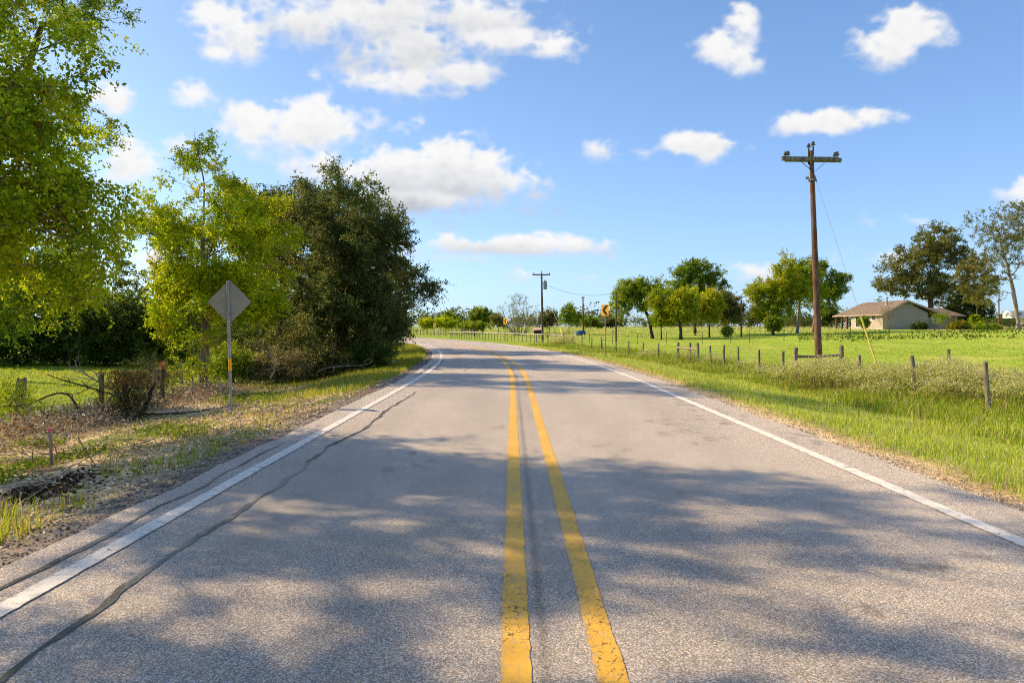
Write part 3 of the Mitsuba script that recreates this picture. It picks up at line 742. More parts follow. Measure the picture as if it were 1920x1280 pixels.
# by the house
far_tree('shrub', 'clipped green shrub against the sunlit wall of the house', 430, 1619, 108, [(1620, 604, 10, 11)], 70, MID_GREEN, [4, 1, 4, 1], cat='shrub', r=.06, size=.16, length=.5)
far_tree('shrub', 'nearly bare brown shrub at the corner of the house', 431, 1660, 106, [(1661, 596, 14, 18), (1664, 582, 14, 10)], 120, SAGE, [1, 3, 1, 4], cat='shrub', r=.08, size=.10, twigs=3, per=4, length=.6, bark='bark_pale')
far_tree('shrub', 'dark spiky plant on the lawn below the shaded gable', 432, 1722, 105, [(1722, 613, 12, 5)], 50, DARK, cat='shrub', r=.05, size=.3, length=.6)
far_tree('shrub', 'thin sapling before the back wing of the house', 433, 1764, 104, [(1762, 598, 14, 11), (1770, 590, 8, 6)], 60, MID_GREEN, cat='shrub', r=.05, size=.15, twigs=3, per=5, length=.6)
far_tree('shrub', 'broad shrub covered in yellow flowers right of the house', 434, 1798, 100, [(1797, 611, 18, 9), (1784, 616, 8, 4)], 130, [(.42, .33, .02), (.22, .24, .025), (.10, .14, .02), (.48, .34, .02)], cat='shrub', r=.06, size=.15, length=.5)
far_tree('shrub', 'low weedy green shrub right of the yellow-flowered one', 435, 1838, 99, [(1832, 615, 20, 6), (1862, 615, 14, 5)], 110, MID_GREEN, cat='shrub', r=.05, size=.16, length=.5)
far_tree('shrub', 'light green banana-like shrub behind the weedy shrub', 436, 1829, 112, [(1829, 601, 9, 9)], 40, LIME, [3, 1, 3, 0, 1], cat='shrub', r=.05, size=.34, length=.5)
# far line of woods closing the view
rng = np.random.default_rng(90)
vs, cs, nb = [], [], 0
WOODS = []
for k in range(300):
    a = rng.uniform(-.62, .78)
    d = rng.uniform(230, 420)
    h = rng.uniform(4.5, 10) * (.7 + .5 * meshkit.noise(np.array([a * 9, 1.0, 2.0]), 3))
    WOODS.append((a * d, d, h, h * rng.uniform(.5, .9)))
m_c = []
for x, y, h, r in WOODS:
    k = 210
    d3 = rng.normal(size=(k, 3))
    d3 /= np.linalg.norm(d3, axis=1, keepdims=True)
    m_c.append(np.array([x, y, gz(x, y) + h * .5]) + d3 * np.array([r, r, h * .52]) * (rng.random((k, 1)) ** .5))
c = np.vstack(m_c)
tone = np.repeat(rng.uniform(.6, 1.3, len(WOODS)), 210)
col = np.array([(.12, .155, .05)]) * tone[:, None] * rng.uniform(.7, 1.3, (len(c), 1)) * np.where(rng.random((len(c), 1)) < .3, np.array([[1.5, 1.3, 1.0]]), 1)
m, col = leaf_mesh(rng, c, rng.normal(size=c.shape), .85, .8, col)
stuff('far_woods', m, 'leaf', 'distant line of woods along the horizon beyond the pastures', 'woods', color=col)

# ------------------------------------------------------------------ fences, poles, signs
def post_mesh(rng, x, y, h, r, lean=(0, 0), square=False, z=None):
    z0 = (gz(x, y) if z is None else z) - .2
    hs = np.array([0, .25, .5, .75, 1.0])
    sides = 9
    g = np.arange(sides) * 2 * np.pi / sides
    rad = r * (1 + rng.normal(0, .07, (1, sides))) * (1 - .12 * hs[:, None]) * (1 + rng.normal(0, .035, (5, sides)))
    c = np.stack([x + lean[0] * hs * h + rng.normal(0, .006, 5), y + lean[1] * hs * h, z0 + hs * (h + .2)], 1)
    v = c[:, None] + np.stack([rad * np.cos(g), rad * np.sin(g), np.zeros((5, sides))], -1)
    v[-1, :, 2] += rng.normal(0, .012, sides) + .02 * np.cos(g + rng.random() * 6)
    v = v.reshape(-1, 3)
    i, j = np.meshgrid(np.arange(4), np.arange(sides), indexing='ij')
    q = np.stack([i * sides + j, i * sides + (j + 1) % sides, (i + 1) * sides + (j + 1) % sides, (i + 1) * sides + j], -1).reshape(-1, 4)
    k = np.arange(sides)
    f = np.vstack([q[:, [0, 1, 2]], q[:, [0, 2, 3]], np.stack([k * 0 + len(v), 4 * sides + k, 4 * sides + (k + 1) % sides], 1)])
    return np.vstack([v, v[-sides:].mean(0)]), f


rng = np.random.default_rng(5)
fence = thing('wire_fence', 'old wire fence of weathered grey wooden posts along the right side of the road', 'fence')
POSTS = [(1950, 13.6, 1.08, .055, -.04), (1847, 15.7, 1.16, .060, -.10), (1709.6, 18.8, 1.12, .056, -.08), (1611, 20.8, 1.08, .050, -.02), (1577.7, 24.0, 1.24, .085, 0), (1492, 24.2, 1.24, .085, 0),
         (1469, 26.0, 1.05, .060, .02), (1424, 28.2, 1.02, .045, 0), (1384, 30.6, 1.05, .050, 0), (1357.6, 32.5, 1.08, .052, 0), (1331, 34.2, 1.02, .050, -.10), (1308, 36.0, 1.12, .075, -.04), (1294, 37.2, 1.1, .075, 0), (1271.5, 38.6, 1.1, .075, .03),
         (1234.8, 41.0, 1.0, .05, .02), (1206, 43.6, 1.0, .045, 0), (1178.9, 46.8, 1.02, .05, 0), (1155, 50.0, 1.0, .055, 0), (1128, 54.0, 1.1, .06, 0), (1109.5, 58.0, 1.0, .055, 0), (1091, 62.0, 1.05, .06, 0), (1074, 66.0, 1.0, .055, 0),
         (1057, 70.0, 1.25, .11, 0), (1042, 72.0, 1.1, .09, 0), (1027, 74.0, 1.3, .1, 0), (1006, 79.0, .9, .06, 0)]
tops = []
for px, d, h, r, lean in POSTS:
    x = bearing(px, d) - lean * h
    part(fence, 'post', post_mesh(rng, x, d, h, r, (lean, 0)), 'weathered_wood', smooth=50)
    tops.append((x, d, gz(x, d), h))


def rail(a, b, ha, hb, r, bsdf, parent):
    (xa, ya, za, _), (xb, yb, zb, _) = tops[a], tops[b]
    A, B = np.array([xa, ya, za + ha]), np.array([xb, yb, zb + hb])
    t = np.linspace(0, 1, 6)[:, None]
    part(parent, 'rail', tube(A + (B - A) * t + np.array([0, 0, -.02]) * np.sin(t * np.pi), r, 8), bsdf, smooth=50)


rail(4, 5, .92, .92, .045, 'weathered_wood', fence)
rail(11, 13, .82, .82, .055, 'bark_pale', fence)
rail(22, 24, 1.0, 1.05, .075, 'bark_pale', fence)
for w in (.35, .62, .9):
    pts = np.array([(x + .05, y, z + min(w, h - .08)) for x, y, z, h in tops])
    fine = np.vstack([a + (b - a) * t + np.array([0, 0, -.05 * math.sin(math.pi * t)]) for a, b in zip(pts[:-1], pts[1:]) for t in (0, .33, .67)] + [pts[-1:]])
    part(fence, 'wire', tube(fine, .0022, 3, cap=False), 'dark_steel')
one = thing('fence_post', 'lone grey wooden post standing in the weeds behind the right fence line', 'post')
put(one, post_mesh(rng, bearing(1778.5, 22.5), 22.5, 1.12, .062), 'weathered_wood', smooth=50)
labels[one]['category'] = 'post'

# thin steel posts of the second fence across the pasture
inner = thing('steel_fence', 'thin wire fence on slender steel posts crossing the right pasture', 'fence')
row = []
for px, d in [(1063, 76), (1105, 74), (1148, 72), (1195, 70), (1250, 69), (1317, 68), (1370, 69), (1405, 70), (1470, 71), (1530, 72), (1595, 73), (1668, 74), (1710, 75), (1800, 76), (1888, 77)]:
    x = bearing(px, d)
    part(inner, 'post', cat_mesh([box((.05, .012, 1.35), (x, d, gz(x, d) + .55)), box((.012, .05, 1.35), (x, d + .03, gz(x, d) + .55))]), 'dark_steel')
    row.append((x, d, gz(x, d)))
for w in (.4, .8, 1.1):
    part(inner, 'wire', tube([(x, y, z + w) for x, y, z in row], .004, 3, cap=False), 'dark_steel')

# left fence
lf = thing('wire_fence', 'broken-down wire fence of grey posts along the left verge in front of the sunny pasture', 'fence')
ltops = []
for px, d, h, r, lean in [(38, 15.2, 1.02, .078, 0), (44, 15.8, .98, .05, .03), (191, 16.8, 1.05, .066, -.01), (290, 21.0, .92, .062, .02), (340, 26.0, .95, .07, 0)]:
    x = bearing(px, d)
    part(lf, 'post', post_mesh(rng, x, d, h, r, (lean, 0)), 'weathered_wood', smooth=50)
    ltops.append((x, d, gz(x, d)))
for w in (.45, .8):
    part(lf, 'wire', tube([(x + .09, y, z + w) for x, y, z in [(-11.4, 11.0, -.5)] + [ltops[0]] + ltops[2:]], .0025, 3, cap=False), 'dark_steel')

# pale-railed pipe fence at the bend
pf = thing('pipe_fence', 'dark pipe fence with a pale top rail along the outside of the bend', 'fence')
a, b = np.array([bearing(845, 116), 116.0]), np.array([bearing(1019, 79), 79.0])
N = 30
rp = []
for k in range(N + 1):
    t = k / N
    p = a + (b - a) * t
    z = gz(*p)
    part(pf, 'post', tube([(p[0], p[1], z - .1), (p[0], p[1], z + 1.02)], .035, 6), 'dark_steel')
    rp.append((p[0], p[1], z + 1.02))
part(pf, 'top_rail', tube(rp, .055, 6), 'pale_steel', smooth=40)
for w in (.28, .62):
    part(pf, 'wire', tube([(x, y, z - 1.02 + w) for x, y, z in rp], .008, 4), 'dark_steel')

# corral panels behind the far end of the pipe fence
cor = thing('corral_panel', 'low grey steel corral panels behind the far end of the pipe fence', 'fence panel')
ca, cb = np.array([bearing(825, 128), 128.0]), np.array([bearing(890, 122), 122.0])
for t in np.linspace(0, 1, 7):
    p = ca + (cb - ca) * t
    z = gz(*p)
    part(cor, 'post', tube([(p[0], p[1], z - .1), (p[0], p[1], z + 1.35)], .07 if t in (0, 1) else .04, 6), 'pale_steel' if t == 0 else 'dark_steel')
for w in (.35, .68, 1.0, 1.3):
    part(cor, 'rail', tube([(p[0], p[1], gz(*p) + w) for p in (ca, .5 * (ca + cb), cb)], .035, 6), 'weathered_wood')
mf = thing('wooden_fence', 'faint grey fence beyond the road at the far left of the bend', 'fence')
ma, mb = np.array([bearing(752, 150), 150.0]), np.array([bearing(822, 134), 134.0])
for t in np.linspace(0, 1, 12):
    p = ma + (mb - ma) * t
    part(mf, 'post', post_mesh(rng, p[0], p[1], 1.2, .07), 'weathered_wood')
for w in (.5, 1.0):
    part(mf, 'rail', tube([(p[0], p[1], gz(*p) + w) for p in (ma, .5 * (ma + mb), mb)], .03, 5), 'weathered_wood')


def insulator(at):
    return lathe([(0, 0), (.018, 0), (.018, .06), (.075, .065), (.085, .085), (.035, .10), (.035, .115), (.07, .12), (.075, .14), (.03, .155), (.03, .17), (.05, .175), (.05, .2), (0, .21)], at, 10)


def utility_pole(name, label, px, d, top_py, r0, r1, arm=0.0, arm_py=None, lean_px=0.0, double=False, yaw=.0):
    x = bearing(px, d)
    z, zt = gz(x, d), high(top_py, d)
    xt = bearing(px + lean_px, d)
    k = thing(name, label, 'utility pole')
    hs = np.linspace(0, 1, 14)
    part(k, 'shaft', tube(np.stack([x + (xt - x) * hs, hs * 0 + d, z - .3 + (zt - z + .3) * hs], 1), r0 + (r1 - r0) * hs, 14), 'pole_wood', smooth=50)
    if arm:
        za = high(arm_py, d)
        xa = x + (xt - x) * (za - z) / (zt - z)
        for s in ((-1, 1) if double else (-1,)):
            part(k, 'crossarm', box((arm, .095, .14), (xa + s * .05 + (0 if not double else s * .06), d + s * (r1 + .05), za + s * .01), yaw), 'arm_wood')
        for s in (-1, 1):
            e = xa + s * (arm * .5 - .14)
            for o in ((-.07, .07) if double else (0,)):
                part(k, 'insulator', insulator((e + o, d + (o > 0) * .12 - .06 + s * math.sin(yaw) * arm * .4, za + .055 + (.05 if o > 0 else 0) + s * yaw * .4 * 0)), 'porcelain', smooth=40)
            part(k, 'brace', box((.62, .03, .012), (xa + s * .30, d - r1 - .11, za - .26), 0, (s * .72 * -1, [0, 1, 0])), 'dark_steel')
        for o in ((-.09, .07) if double else (0,)):
            part(k, 'pin', tube([(xt + o, d, zt - .5), (xt + o, d, zt + .08 + (.08 if o > 0 else 0))], .028, 6), 'dark_steel')
            part(k, 'insulator', insulator((xt + o, d, zt + .06 + (.08 if o > 0 else 0))), 'porcelain', smooth=40)
    return k, np.array([x, d, z]), np.array([xt, d, zt])


near, nb0, nt0 = utility_pole('utility_pole', 'tall brown wooden pole with a double crossarm standing at the right fence, nearest the camera', 1537, 25.0, 283, .135, .078, 2.12, 299, -16, True, .045)
part(near, 'clamp', cat_mesh([lathe([(.108, -.03), (.125, -.03), (.125, .03), (.108, .03)], (nt0[0] + .02, 25, high(338, 25)), 14), box((.12, .05, .09), (nt0[0] - .15, 25, high(334, 25)))]), 'galvanised')
gA = np.array([nt0[0] + .06, 24.98, high(322, 25)])
gB = np.array([bearing(1657, 22.6), 22.6, gz(bearing(1657, 22.6), 22.6) - .05])
gM = gA + (gB - gA) * .70
part(near, 'guy_wire', tube([gA, gM], .0065, 4), 'galvanised')
part(near, 'guy_strain', tube([gA + (gB - gA) * .02, gA + (gB - gA) * .05], .03, 6), 'porcelain')
part(near, 'guy_guard', tube([gM, gB], .03, 8), 'guard_yellow', smooth=40)
second, nb1, nt1 = utility_pole('utility_pole', 'wooden pole with one crossarm and a grey transformer at the bend', 1017.5, 80.0, 512, .15, .10, 2.1, 515, -2)
tr = thing('transformer', 'grey can transformer hanging on the crossarm pole at the bend', 'transformer')
tx, tz = nt1[0] + .42, high(535, 80)
part(tr, 'tank', lathe([(0, -.48), (.2, -.46), (.22, -.4), (.22, .36), (.24, .36), (.24, .42), (.1, .48), (0, .48)], (tx, 79.98, tz), 14), 'transformer_grey', smooth=40)
part(tr, 'bushing', insulator((tx - .08, 79.98, tz + .44)), 'porcelain')
part(tr, 'bushing', insulator((tx + .1, 79.98, tz + .44)), 'porcelain')
part(tr, 'bracket', box((.2, .06, .08), (tx - .28, 79.98, tz + .2)), 'dark_steel')
gg = tube([(bearing(1050, 74), 74, high(613, 74)), (bearing(1058, 70.4), 70.4, gz(bearing(1058, 70.4), 70.4))], .045, 6)
part(second, 'guy_guard', gg, 'guard_yellow')
part(second, 'guy_wire', tube([(nt1[0] + .1, 80, high(540, 80)), (bearing(1050, 74), 74, high(613, 74))], .008, 4), 'galvanised')
third, _, t3 = utility_pole('utility_pole', 'plain grey wooden pole beyond the blue barrel', 1094, 120.0, 556, .16, .11, 0, None, -1)
part(third, 'insulator', insulator((t3[0] + .2, 120, t3[2] - .25)), 'porcelain')
part(third, 'insulator', insulator((t3[0] - .25, 120, t3[2] - .25)), 'porcelain')
part(third, 'bracket', box((.6, .06, .06), (t3[0], 119.86, t3[2] - .28)), 'dark_steel')
fourth, _, t4 = utility_pole('utility_pole', 'plain dark pole against the arching green tree', 1155, 84.0, 546, .12, .09)
utility_pole('utility_pole', 'lone thin dark pole between the cluster and the ivy-footed tree', 1390, 88.0, 562, .11, .08)
utility_pole('utility_pole', 'thin pole before the dark low tree, left of the white trailer', 1873, 108.0, 556, .11, .08)
w = thing('service_wire', 'sagging wire from the transformer to the dark pole by the arching tree', 'wire')
A, B = np.array([tx, 80, tz + .1]), t4 + np.array([0, 0, -.15])
t = np.linspace(0, 1, 24)[:, None]
put(w, tube(A + (B - A) * t - np.array([0, 0, 1.0]) * (4 * t * (1 - t) * .75), .014, 4), 'dark_steel')


def prism(poly, y0, y1, origin, yaw=0.0):
    """A flat outline (x, z) made a plate from y0 to y1 about the origin, turned by yaw."""
    m = trimesh.creation.extrude_polygon(Polygon(poly), y1 - y0)
    v = np.array(m.vertices)
    v = np.stack([v[:, 0], y0 + v[:, 2], v[:, 1]], 1)
    c, s = math.cos(yaw), math.sin(yaw)
    v = v @ np.array([[c, s, 0], [-s, c, 0], [0, 0, 1.0]])
    return v + np.asarray(origin, float), np.array(m.faces)[:, ::-1]


def rounded(hw, hh, r, turn=0.0):
    p = Polygon([(-hw, -hh), (hw, -hh), (hw, hh), (-hw, hh)]).buffer(-r).buffer(r, 6)
    q = np.array(p.exterior.coords)[:-1]
    c, s = math.cos(turn), math.sin(turn)
    return q @ np.array([[c, s], [-s, c]])


# diamond sign seen from behind
SD = 14.5
sx, sz = bearing(433.5, SD), gz(bearing(433.5, SD), SD)
ds = thing('diamond_sign', 'grey back of a diamond-shaped road sign on a steel post by the left verge', 'road sign')
tx0 = bearing(427, SD)
ztop = high(526, SD)
lean = np.array([tx0 - sx, 0, ztop - sz])
pt = lambda h: np.array([sx, SD, sz]) + lean * h
part(ds, 'post', tube([pt(-.08), pt(.3), pt(1.0)], .03, 14), 'galvanised', smooth=50)
h0, h1 = (787 - 700) / 261.0, (787 - 677) / 261.0
part(ds, 'reflective_band', tube([pt(h0), pt(h1)], .0325, 14, cap=False), 'sign_orange', smooth=50)
part(ds, 'panel', prism(rounded(.333, .333, .03, math.pi / 4), .036, .040, pt((787 - 567) / 261.0) + np.array([.01, 0, 0])), 'sign_back')
for hh in (.70 + .05, .965):
    part(ds, 'bracket', cat_mesh([box((.13, .012, .03), pt(hh) + np.array([0, .030, 0])), box((.02, .085, .02), pt(hh) + np.array([.045, -.0, 0]))]), 'galvanised')
part(ds, 'sticker', box((.045, .002, .085), pt((787 - 556) / 261.0) + np.array([-.115, .0335, 0])), 'pale_steel')
part(ds, 'base_sleeve', lathe([(.031, -.05), (.042, -.05), (.042, .09), (.031, .1)], pt(0), 12), 'galvanised')


def chevron_sign(label, px, d, w, top_py, yaw, band=True):
    x = bearing(px, d)
    z, zt = gz(x, d), high(top_py, d)
    h = w * 1.25
    k = thing('chevron_sign', label, 'road sign')
    part(k, 'post', tube([(x, d, z - .1), (x, d, zt - .05)], .035, 8), 'galvanised', smooth=50)
    o = (x, d, zt - h / 2)
    part(k, 'panel', prism(rounded(w / 2, h / 2, .04), -.052, -.046, o, yaw), 'sign_orange')
    a, b, t = w * .36, h * .43, w * .30
    part(k, 'chevron', prism([(-a, 0), (a - t, b), (a + t * .25, b), (-a + t * 1.25, 0), (a + t * .25, -b), (a - t, -b)], -.058, -.053, o, yaw), 'sign_black', label='black chevron pointing left')
    if band:
        part(k, 'reflective_band', tube([(x, d, z + (zt - z) * .44), (x, d, z + (zt - z) * .53)], .045, 8, cap=False), 'sign_orange')
    return k


chevron_sign('nearest orange chevron sign, in front of the arching tree on the right verge', 1135, 46.0, .60, 571.0, -.72)
chevron_sign('middle chevron sign, above the pale rail of the pipe fence', 948, 92.0, .66, 596.5, -.78, False)
chevron_sign('farthest chevron sign, small before the lime shrubs at the left of the bend', 815, 132.0, .62, 605.5, -.75, False)

# survey stake
kx, ky = -6.55, 9.70
st = thing('survey_stake', 'pink-topped wooden survey stake with a pink ribbon on the left verge', 'stake')
z = gz(kx, ky)
part(st, 'stake', box((.035, .02, .62), (kx, ky, z + .23), 0, (-.06, [0, 1, 0])), 'weathered_wood')
part(st, 'painted_tip', box((.038, .023, .045), (kx - .014, ky, z + .53), 0, (-.06, [0, 1, 0])), 'pink')
rb = np.array([[0, 0, 0], [.05, -.01, -.06], [.06, 0, -.15], [.10, -.01, -.2]])
rv2 = np.vstack([rb + [kx + .015, ky - .013, z + .36], rb + [kx + .045, ky - .02, z + .345]])
part(st, 'ribbon', (np.vstack([rv2]), np.array([[0, 1, 5], [0, 5, 4], [1, 2, 6], [1, 6, 5], [2, 3, 7], [2, 7, 6]])), 'pink')

# ------------------------------------------------------------------ house and things around it
hs = thing('ranch_house', 'low tan ranch house with a brown shingle roof on the right pasture', 'house')
HX, HY, HZ = 59.8, 110.0, 1.15
W, RX, EZ, RZ = 7.2, 63.3, HZ + 2.65, HZ + 4.75
Y1 = 120.0
HZ0 = HZ - .5


def plate(pts, thick=.14):
    """A roof slope: a four-cornered plate with its own thickness."""
    p = np.asarray(pts, float)
    n = np.cross(p[1] - p[0], p[2] - p[0])
    n /= np.linalg.norm(n)
    if n[2] < 0:
        n = -n
    v = np.vstack([p, p - n * thick])
    m = trimesh.convex.convex_hull(v)
    return np.array(m.vertices), np.array(m.faces)


part(hs, 'wall', box((.2, Y1 - HY, EZ - HZ0), (HX, (HY + Y1) / 2, (EZ + HZ0) / 2)), 'siding', label='sunlit side wall')
gp = [(HX - .1, HZ0), (HX + W, HZ0), (HX + W, EZ), (RX, RZ - .12), (HX - .1, EZ)]
part(hs, 'gable_wall', prism(gp, HY - .12, HY + .1, (0, 0, 0)), 'siding', label='shaded gable wall')
part(hs, 'wall', box((6.0, .2, 3.0), (HX + W + 3.0, HY + 5.0, HZ0 + 1.5)), 'siding')
part(hs, 'wall', box((.2, 5.0, 3.0), (HX + W - .1, HY + 2.6, HZ0 + 1.5)), 'siding')
OV = .6
ez0 = EZ - .1
part(hs, 'roof', plate([(HX - OV, HY - .8, ez0 - .15), (HX - OV, 126.0, ez0 - .15), (RX, 123.0, RZ), (RX, HY - .8, RZ)]), 'shingle', label='left roof slope')
part(hs, 'roof', plate([(RX + .02, HY - .8, RZ), (RX + .02, 123.0, RZ), (RX + 6.9, 123.0, ez0 - .4), (RX + 6.9, HY - .8, ez0 - .4)]), 'shingle', label='right roof slope')
part(hs, 'roof', plate([(HX - OV, 126.0, ez0 - .15), (HX + 7.5, 126.0, ez0 - .15), (RX + .1, 123.0, RZ), (RX, 123.0, RZ)]), 'shingle')
part(hs, 'fascia', tube([(HX - OV - .02, HY - .85, ez0 - .24), (HX - OV - .02, 126.0, ez0 - .24)], .11, 4), 'fascia')
part(hs, 'fascia', plate([(HX - OV, HY - .86, ez0 - .2), (RX, HY - .86, RZ - .05), (RX, HY - .82, RZ - .05), (HX - OV, HY - .82, ez0 - .2)], .24), 'fascia')
part(hs, 'fascia', plate([(RX + 6.9, HY - .86, ez0 - .45), (RX, HY - .86, RZ - .05), (RX, HY - .82, RZ - .05), (RX + 6.9, HY - .82, ez0 - .45)], .24), 'fascia')
part(hs, 'wing_wall', box((6.4, .2, 2.9), (73.4, 117.5, HZ0 + 1.45)), 'siding')
part(hs, 'wing_roof', plate([(69.5, 116.2, HZ + 2.3), (77.4, 116.2, HZ + 2.3), (75.8, 120.5, HZ + 3.75), (69.5, 120.5, HZ + 3.75)]), 'shingle', label='roof of the back wing')
part(hs, 'flue', tube([(HX + 2.2, 113.0, RZ - 1.0), (HX + 2.2, 113.0, RZ + .35), (HX + 2.2, 113.0, RZ + .37), (HX + 2.2, 113.0, RZ + .6)], [.17, .17, .25, .25], 10), 'pale_steel')
for wy, ww, wz, wh in [(117.7, 1.3, HZ + 1.35, 1.9), (112.6, 1.0, HZ + 1.9, .75)]:
    k = part(hs, 'window', box((.1, ww + .2, wh + .2), (HX - .10, wy, wz)), 'white_trim')
    put(k + '__pane', box((.04, ww, wh / 2 - .05), (HX - .145, wy, wz + wh / 4)), 'glass_dark')
    put(k + '__pane_001', box((.04, ww, wh / 2 - .05), (HX - .145, wy, wz - wh / 4)), 'glass_dark')
k = part(hs, 'window', box((1.5, .1, 1.5), (72.6, 117.38, HZ + 1.25)), 'white_trim')
put(k + '__pane', box((1.25, .04, 1.25), (72.6, 117.33, HZ + 1.25)), 'glass_dark')
part(hs, 'door', box((.06, .95, 2.05), (HX - .12, 114.6, HZ + 1.0)), 'fascia')
for wy in (121.6, 123.5, 125.6):
    part(hs, 'porch_post', box((.28, .28, 2.6), (HX - .1, wy, HZ + 1.0)), 'pole_wood')
part(hs, 'porch_wall', box((6.5, .2, 2.9), (HX + 3.4, 120.6, HZ0 + 1.45)), 'siding')

tl = thing('horse_trailer', 'white gooseneck trailer half hidden by the trunk at the right edge', 'trailer')
tx_, ty_ = bearing(1889, 112), 112.0
zb = gz(tx_ + 2, ty_)
part(tl, 'body', prism([(0, 1.75), (2.4, 1.75), (2.9, .75), (9, .75), (9, 2.95), (.35, 2.95), (0, 2.6)], -1.1, 1.1, (tx_, ty_, zb)), 'trailer_white')
part(tl, 'window', box((.75, .04, .35), (tx_ + 1.1, ty_ - 1.12, zb + 2.45)), 'glass_dark')
for wx in (4.6, 5.5):
    wv, wf = lathe([(0, -.12), (.34, -.12), (.38, -.06), (.38, .06), (.34, .12), (0, .12)], (0, 0, 0), 16)
    part(tl, 'wheel', (np.stack([wv[:, 0] + tx_ + wx, ty_ - 1.15 + wv[:, 2], zb + .38 + wv[:, 1]], 1), wf[:, ::-1]), 'sign_black')
part(tl, 'jack_leg', tube([(tx_ + .3, ty_, zb - .05), (tx_ + .3, ty_, zb + 1.8)], .06, 6), 'dark_steel')

bz = gz(bearing(1090, 117), 117)


def barrel(px, d, bsdf, name, label, r=.55, L=1.5, yaw=.2):
    k = thing(name, label, 'barrel')
    prof = [(0, -L / 2), (r * .94, -L / 2), (r, -L / 2 + .06), (r * .97, -.3), (r * 1.02, -.26), (r * .97, -.2), (r * .97, .2), (r * 1.02, .26), (r * .97, .3), (r, L / 2 - .06), (r * .94, L / 2), (0, L / 2)]
    c, s = math.cos(yaw), math.sin(yaw)
    M = np.array([[c, 0, -s], [s, 0, c], [0, 1, 0]]) @ np.array([[0, 0, 1], [1, 0, 0], [0, 1, 0.0]])
    x = bearing(px, d)
    put(k, lathe(prof, (x, d, gz(x, d) + r), 16, M), bsdf, smooth=40)


barrel(1091, 117, 'blue_plastic', 'barrel', 'blue plastic barrel lying in the pasture grass', .42, 1.1, .25)
barrel(1082, 117.6, 'white_plastic', 'barrel', 'white plastic barrel lying left of the blue one', .36, .8, .5)
sh = thing('shed', 'low shed with a rusty pink roof behind the transformer pole', 'shed')
sx0 = bearing(1010, 132)
s_z = gz(sx0, 132)
part(sh, 'roof', plate([(sx0 - 1.4, 130.8, s_z + .75), (sx0 + 1.0, 130.8, s_z + .85), (sx0 + .7, 133, s_z + 1.25), (sx0 - .8, 133, s_z + 1.15)], .08), 'rust')
part(sh, 'wall', box((1.6, 1.7, .9), (sx0 - .1, 132.0, s_z + .28)), 'dark_steel')
lit = thing('litter', 'crumpled white scrap lying on the shaded grass inside the bend', 'litter')
lm = trimesh.creation.icosphere(2, .16)
lv = np.array(lm.vertices)
lv = lv * (1 + .6 * (meshkit.fbm(lv * 9, 3, 5)[:, None] - .5)) * [1.25, .9, .7]
lx = bearing(737, 33)
put(lit, (lv + [lx, 33, gz(lx, 33) + .09], np.array(lm.faces)), 'white_plastic')

# ------------------------------------------------------------------ dead wood and small plants of the left verge
def branch(rng, key, name, pts, r0, r1, bsdf, twigs=0, tl=.4, parent_is_thing=True):
    p = np.asarray(pts, float)
    t = np.linspace(0, 1, len(p))
    tt = np.linspace(0, 1, 26)
    from scipy.interpolate import CubicSpline
    c = CubicSpline(t, p)(tt)
    c = c + rng.normal(0, .006, c.shape)
    parts = [tube(c, r0 + (r1 - r0) * tt, 7)]
    for k in range(twigs):
        i = rng.integers(6, 25)
        d = (c[i] - c[i - 1]) / np.linalg.norm(c[i] - c[i - 1]) + rng.normal(0, .7, 3)
        d /= np.linalg.norm(d)
        L = tl * rng.uniform(.4, 1.2)
        u = np.linspace(0, 1, 6)[:, None]
        q = c[i] + d * L * u + rng.normal(0, .15, 3) * L * np.sin(u * np.pi)
        r = (r0 + (r1 - r0) * tt[i]) * .55
        parts.append(tube(q, r * (1 - .75 * u[:, 0]), 5))
        if rng.random() < .6:
            d2 = d + rng.normal(0, .6, 3)
            parts.append(tube(q[3] + d2 / np.linalg.norm(d2) * L * .5 * u, r * .5 * (1 - .7 * u[:, 0]), 4))
    put(key, cat_mesh(parts), bsdf, smooth=True)


rng = np.random.default_rng(77)
g0 = lambda x, y, h: (x, y, gz(x, y) + h)
k = thing('dead_branch', 'bare branch arching from the ground between the two left fence posts', 'branch')
branch(rng, k, '', [g0(-9.75, 15.6, .0), g0(-10.05, 15.8, .35), g0(-10.4, 15.9, .66), g0(-10.9, 15.9, .52), g0(-11.25, 15.9, .36), g0(-11.6, 15.9, .48)], .030, .012, 'bark_dark', 3, .35)
k = thing('dead_branch', 'grey dead branch with upturned twigs sticking up left of the second fence post', 'branch')
branch(rng, k, '', [g0(-9.9, 17.1, .55), g0(-10.3, 17.1, .82), g0(-10.75, 17.1, 1.05), g0(-10.95, 17.1, 1.35)], .026, .010, 'bark_pale', 9, .65)
k = thing('dead_branch', 'long dark dead branch leaning across the second left fence post', 'branch')
branch(rng, k, '', [g0(-9.4, 16.7, .38), g0(-10.0, 16.65, .62), g0(-10.7, 16.6, .82), g0(-11.3, 16.6, 1.0)], .028, .010, 'bark_dark', 9, .5)
k = thing('dead_branch', 'fallen branch lying on the litter at the foot of the shredded stump', 'branch')
branch(rng, k, '', [g0(-9.3, 16.9, .08), g0(-8.7, 16.6, .10), g0(-8.0, 16.9, .06), g0(-7.4, 17.0, .10)], .03, .012, 'bark_dark', 5, .4)
k = thing('dead_branch', 'pale bare branch in the dry bush right of the sign post', 'branch')
branch(rng, k, '', [g0(-8.9, 25.2, .3), g0(-8.7, 25.0, .8), g0(-8.9, 25.0, 1.15), g0(-9.3, 25.0, 1.5)], .03, .012, 'bark_pale', 7, .7)
k = thing('dead_branch', 'low bare branch lying under the big dark tree', 'branch')
